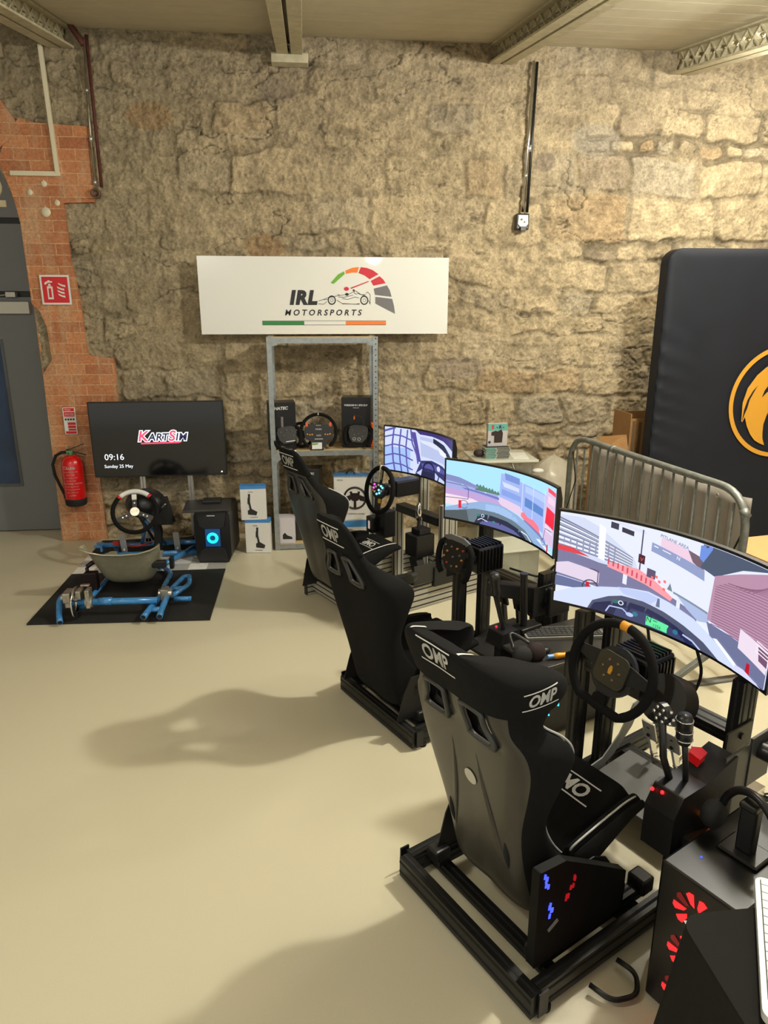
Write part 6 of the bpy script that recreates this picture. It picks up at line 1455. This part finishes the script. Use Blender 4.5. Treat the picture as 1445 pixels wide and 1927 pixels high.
# ---------------------------------------------------------------- tower with red fans, covered table, white keyboard, headset
T3 = Rig(tuple(RA.w(.334, -.468, 0))[:2], 28)
t = rthing(T3, 'computer_tower', 'black computer tower with three glowing red fans at the bottom right corner', 'computer', (0, 0, 0))
part(MB().bb(0, .46, -.24, 0, .01, .50), 'case', mat('black_tower_case', (.06, .06, .06), .35), t, bevel=.008)
REDG = emit('red_fan_glow', (1, .12, .14), 1.7); REDD = emit('dark_red_glow', (.45, .03, .06), .8)
for z in (.40, .25, .10):
    g = MB(); FM = frame_m((-.0015, -.115, z), (0, -1, 0), (0, 0, 1))
    for k in range(9):
        a = k/9*2*pi+.2
        q = lambda r, b: (r*cos(b), r*sin(b))
        g.prism([q(.022, a), q(.062, a+.1), q(.064, a+.32), q(.058, a+.5), q(.03, a+.42)], .001, FM, 0 if k % 3 else 1)
    part(g, 'red_fan', [REDG, REDD], t)
part(MB().sph((.10, -.06, .501), .004, 8), 'blue_light', emit('blue_led_and_reflection', (.25, .32, 1), 1.6), t)
part(MB().bb(.03, .07, -.22, -.02, 0, .01).bb(.38, .42, -.22, -.02, 0, .01), 'foot', RUB, t)
t = rthing(T3, 'headset_stand', 'black headphone stand standing on the red lit tower', 'stand', (.24, -.10, .502))
part(MB().box((.22, -.12, .508), (.10, .12, .012)).bar((.22, -.12, .512), (.22, -.12, .66), .05, .035).box((.22, -.12, .665), (.06, .05, .02)), 'stand_body', BLACKP, t, bevel=.006)
t = rthing(T3, 'headphones', 'black over ear headphones hanging on the stand above the red lit tower', 'headphones', (.22, -.12, .55))
part(MB().tube([(.22+.08*cos(pi*k/16)*.25, -.12+.095*cos(pi*k/16), .57+.125*sin(pi*k/16)) for k in range(17)], [.012]*17, 10), 'headband', BLACKP, t)
for s in (-1, 1): part(MB().lathe([(.001, .03), (.035, .03), (.045, .012), (.045, -.01), (.03, -.02), (.001, -.02)], (.22, -.12+s*.098, .565), (0, s, 0)), 'ear_cup', RUB, t)
# table covered with black cloth
TB = (.80, .45, 1.30, 1.20)
CL = mat('black_table_cloth', (.115, .112, .10), .9, 0, .1, 60, .2, 700, spec=.2)
t = thing('side_table', 'table fully covered by a black cloth at the bottom right corner', 'table', ((TB[0]+TB[2])/2, (TB[1]+TB[3])/2, 0))
cxm, cym = (TB[0]+TB[2])/2, (TB[1]+TB[3])/2
g = MB().bb(TB[0]-cxm+.01, TB[2]-cxm-.01, TB[1]-cym+.01, TB[3]-cym-.01, .655, .672); g.build('table_top', BLACKP, t)
for sx in (-1, 1):
    for sy in (-1, 1): MB().bb(sx*.20-.02, sx*.20+.02, sy*.32-.02, sy*.32+.02, 0, .655).build('leg', BLACKP, t)
g = MB(); vs = []; n = 160; rows = [0, .02, .06, .15, .3, .45, .6, .672]
per = []
hx, hy = (TB[2]-TB[0])/2, (TB[3]-TB[1])/2
rr = rrect(2*hx, 2*hy, .05, 10)
def resample(p, n):
    P = [Vector((*q, 0)) for q in p]; P.append(P[0]); L = [0]
    for a, b in zip(P, P[1:]): L.append(L[-1]+(b-a).length)
    out = []; k = 0
    for i in range(n):
        d = L[-1]*i/n
        while L[k+1] < d: k += 1
        f = (d-L[k])/(L[k+1]-L[k]); out.append(P[k].lerp(P[k+1], f))
    return out
rp = resample(rr, n)
for j, dz in enumerate(rows):
    for i, p in enumerate(rp):
        rad = Vector((p.x/hx, p.y/hy, 0)); cor = (abs(rad.x)*abs(rad.y))**3
        q = dz/.672; off = q*(.010+.015*(sin(i*2*pi/n*19)+.5*sin(i*2*pi/n*31+1)))+q*cor*.08
        d = p.normalized(); vs.append(p+d*off+Vector((0, 0, .680-dz if dz < .672 else .006)))
fs = [(j*n+i, j*n+(i+1) % n, (j+1)*n+(i+1) % n, (j+1)*n+i) for j in range(len(rows)-1) for i in range(n)]
fs.append(tuple(range(n)))
g.add(vs, fs, 0, False); o = tag(g.build('table_cloth', CL, loc=(cxm, cym, 0)), 'black cloth draped over the table at the bottom right corner', 'tablecloth')
o.data.polygons.foreach_set('use_smooth', [len(p.vertices) == 4 for p in o.data.polygons])
ka = math.atan2(.315, .19)
t = thing('keyboard', 'silver keyboard with white keys lying on the black covered table', 'keyboard', (.998, 1.055, .690), ka)
P = Matrix.Translation((.0, 0, .0)) @ Matrix.Rotation(0, 4, 'X')
t.rotation_euler = (0, 0, ka)
MB().prism(rrect(.385, .17, .02, 6), .018, Matrix.Identity(4)).build('keyboard_body', mat('white_keyboard_body', (.84, .84, .82), .35), t, bevel=.003)
MB().prism(rrect(.34, .125, .006), .0185, Matrix.Translation((.015, .012, 0))).build('key_well', mat('dark_key_gap', (.10, .10, .11), .6), t)
nx, ny = 14, 6; cw = .345/nx; ch = .125/ny
for j in range(ny):
    i = 0
    while i < nx:
        wd = 5 if (j == 0 and i == 4) else (2 if (i, j) in ((0, 1), (12, 1), (12, 2), (0, 2), (12, 4)) else 1); wd = min(wd, nx-i)
        MB().box((.015-.1725+(i+wd/2)*cw, .012-.0625+(j+.5)*ch, .0205), (cw*wd-.0035, ch-.0035, .005)).build('key', mat('white_key', (.86, .86, .84), .4), t); i += wd

# ---------------------------------------------------------------- sort pieces: loose twins become parts, prints go under the part they sit on
SPLIT = {'pipe_clip', 'end_cap', 'seat_clamp', 'front_bezel', 'red_band', 'rail_block', 'foot', 'orange_patch', 'side_panel', 'hub_bolt', 'bearing_carrier', 'red_light', 'amber_light',
         'rear_bumper_tube', 'dark_symbols', 'red_end', 'chrome_ring', 'joint_band', 'blue_collar', 'painted_reflection'}
def split_loose(o):
    me = o.data; n = len(me.vertices); p = list(range(n))
    def find(a):
        while p[a] != a: p[a] = p[p[a]]; a = p[a]
        return a
    for e in me.edges:
        a, b = find(e.vertices[0]), find(e.vertices[1])
        if a != b: p[a] = b
    groups = {}
    for f in me.polygons: groups.setdefault(find(f.vertices[0]), []).append(f)
    # caps of lathes and tubes share no edge with their sides only when built apart: join islands that touch
    boxes = []
    for k, fs in groups.items():
        c = [me.vertices[i].co for f in fs for i in f.vertices]
        boxes.append([[min(v[i] for v in c)-1e-4 for i in range(3)], [max(v[i] for v in c)+1e-4 for i in range(3)], list(fs)])
    ch = True
    while ch:
        ch = False
        for i in range(len(boxes)):
            for j in range(i+1, len(boxes)):
                A, B = boxes[i], boxes[j]
                if all(A[0][q] <= B[1][q] and B[0][q] <= A[1][q] for q in range(3)):
                    boxes[i] = [[min(A[0][q], B[0][q]) for q in range(3)], [max(A[1][q], B[1][q]) for q in range(3)], A[2]+B[2]]; boxes.pop(j); ch = True; break
            if ch: break
    if len(boxes) < 2: return
    base = o.name.split('.')[0]
    for lo, hi, fs in boxes:
        g = MB(); mp = {}
        for f in fs:
            idx = []
            for i in f.vertices:
                if i not in mp: mp[i] = len(g.v); g.v.append(tuple(me.vertices[i].co))
                idx.append(mp[i])
            g.f.append(idx); g.m.append(f.material_index); g.sm.append(f.use_smooth)
        q = g.build(base, list(me.materials), o.parent); q.matrix_local = o.matrix_local.copy()
        for md in o.modifiers:
            if md.type == 'BEVEL': b = q.modifiers.new('bevel', 'BEVEL'); b.width = md.width; b.segments = 2; b.limit_method = 'ANGLE'; b.angle_limit = md.angle_limit
    bpy.data.objects.remove(o)
bpy.context.view_layer.update()
for o in [o for o in bpy.data.objects if o.type == 'MESH' and o.parent and o.name.split('.')[0] in SPLIT]: split_loose(o)
bpy.context.view_layer.update()
UNDER = {'lettering': 'sign_panel', 'rev_counter_arc': 'sign_panel', 'needle': 'sign_panel', 'tricolour_bar': 'sign_panel', 'race_car_drawing': 'sign_panel', 'white_symbol': 'red_field', 'red_window': 'red_field',
         'white_label_print': 'cylinder', 'red_band': 'sign_plate', 'white_lettering': ('carton', 'face_plate', 'sign_plate'), 'dark_lettering': 'carton', 'shifter_picture': 'carton', 'wheel_picture': 'carton', 'blue_top': 'carton', 'blue_band': 'carton',
         'pedal_picture': 'carton', 'clock_text': 'screen', 'logo_letter_shape': 'screen', 'logo_underline': 'screen', 'screen': 'housing', 'gold_emblem': 'hub_plate', 'yellow_mark': 'rim', 'white_mark': 'rim', 'centre_mark': 'rim', 'white_top_grip': 'rim',
         'red_end': 'rim', 'fan_ring': 'fan_window', 'front_ports': 'case', 'teal_band': 'carton', 'dark_picture': 'carton', 'gold_badge': 'front_cover', 'cooling_ribs': 'motor_body', 'yellow_sticker': 'motor_body', 'chrome_ring': 'knob',
         'chrome_studs': 'grip_head', 'red_light': ('shifter_box',), 'red_knob': 'panel_box', 'hose': 'valve', 'lever': ('valve', 'lever_base'), 'round_box': 'pipe', 'switch': 'socket_face', 'closer_arm': 'door_closer', 'vision_panel': 'vision_panel_frame', 'yellow_tag': 'spoke_plate', 'pale_strip': 'spoke_plate'}
kids = {}
for o in bpy.data.objects:
    if o.parent: kids.setdefault(o.parent.name, []).append(o)
for o in [o for o in bpy.data.objects if o.parent and o.parent.type == 'EMPTY' and o.parent.parent is None]:
    w = UNDER.get(o.name.split('.')[0])
    if not w or o.name.split('.')[0] == 'screen' and o.parent.name.startswith('television'): continue
    w = (w,) if isinstance(w, str) else w
    c = [k for k in kids[o.parent.name] if k.name.split('.')[0] in w and k is not o and k.parent is o.parent]
    if len(c) >= 1 and not any(k.parent is o for k in bpy.data.objects): 
        inv = c[0].matrix_local.inverted(); ml = o.matrix_local.copy(); o.parent = c[0]; o.matrix_local = inv @ ml
for o in bpy.data.objects:
    if o.name.startswith('logo_letter_shape'): o.name = 'logo'
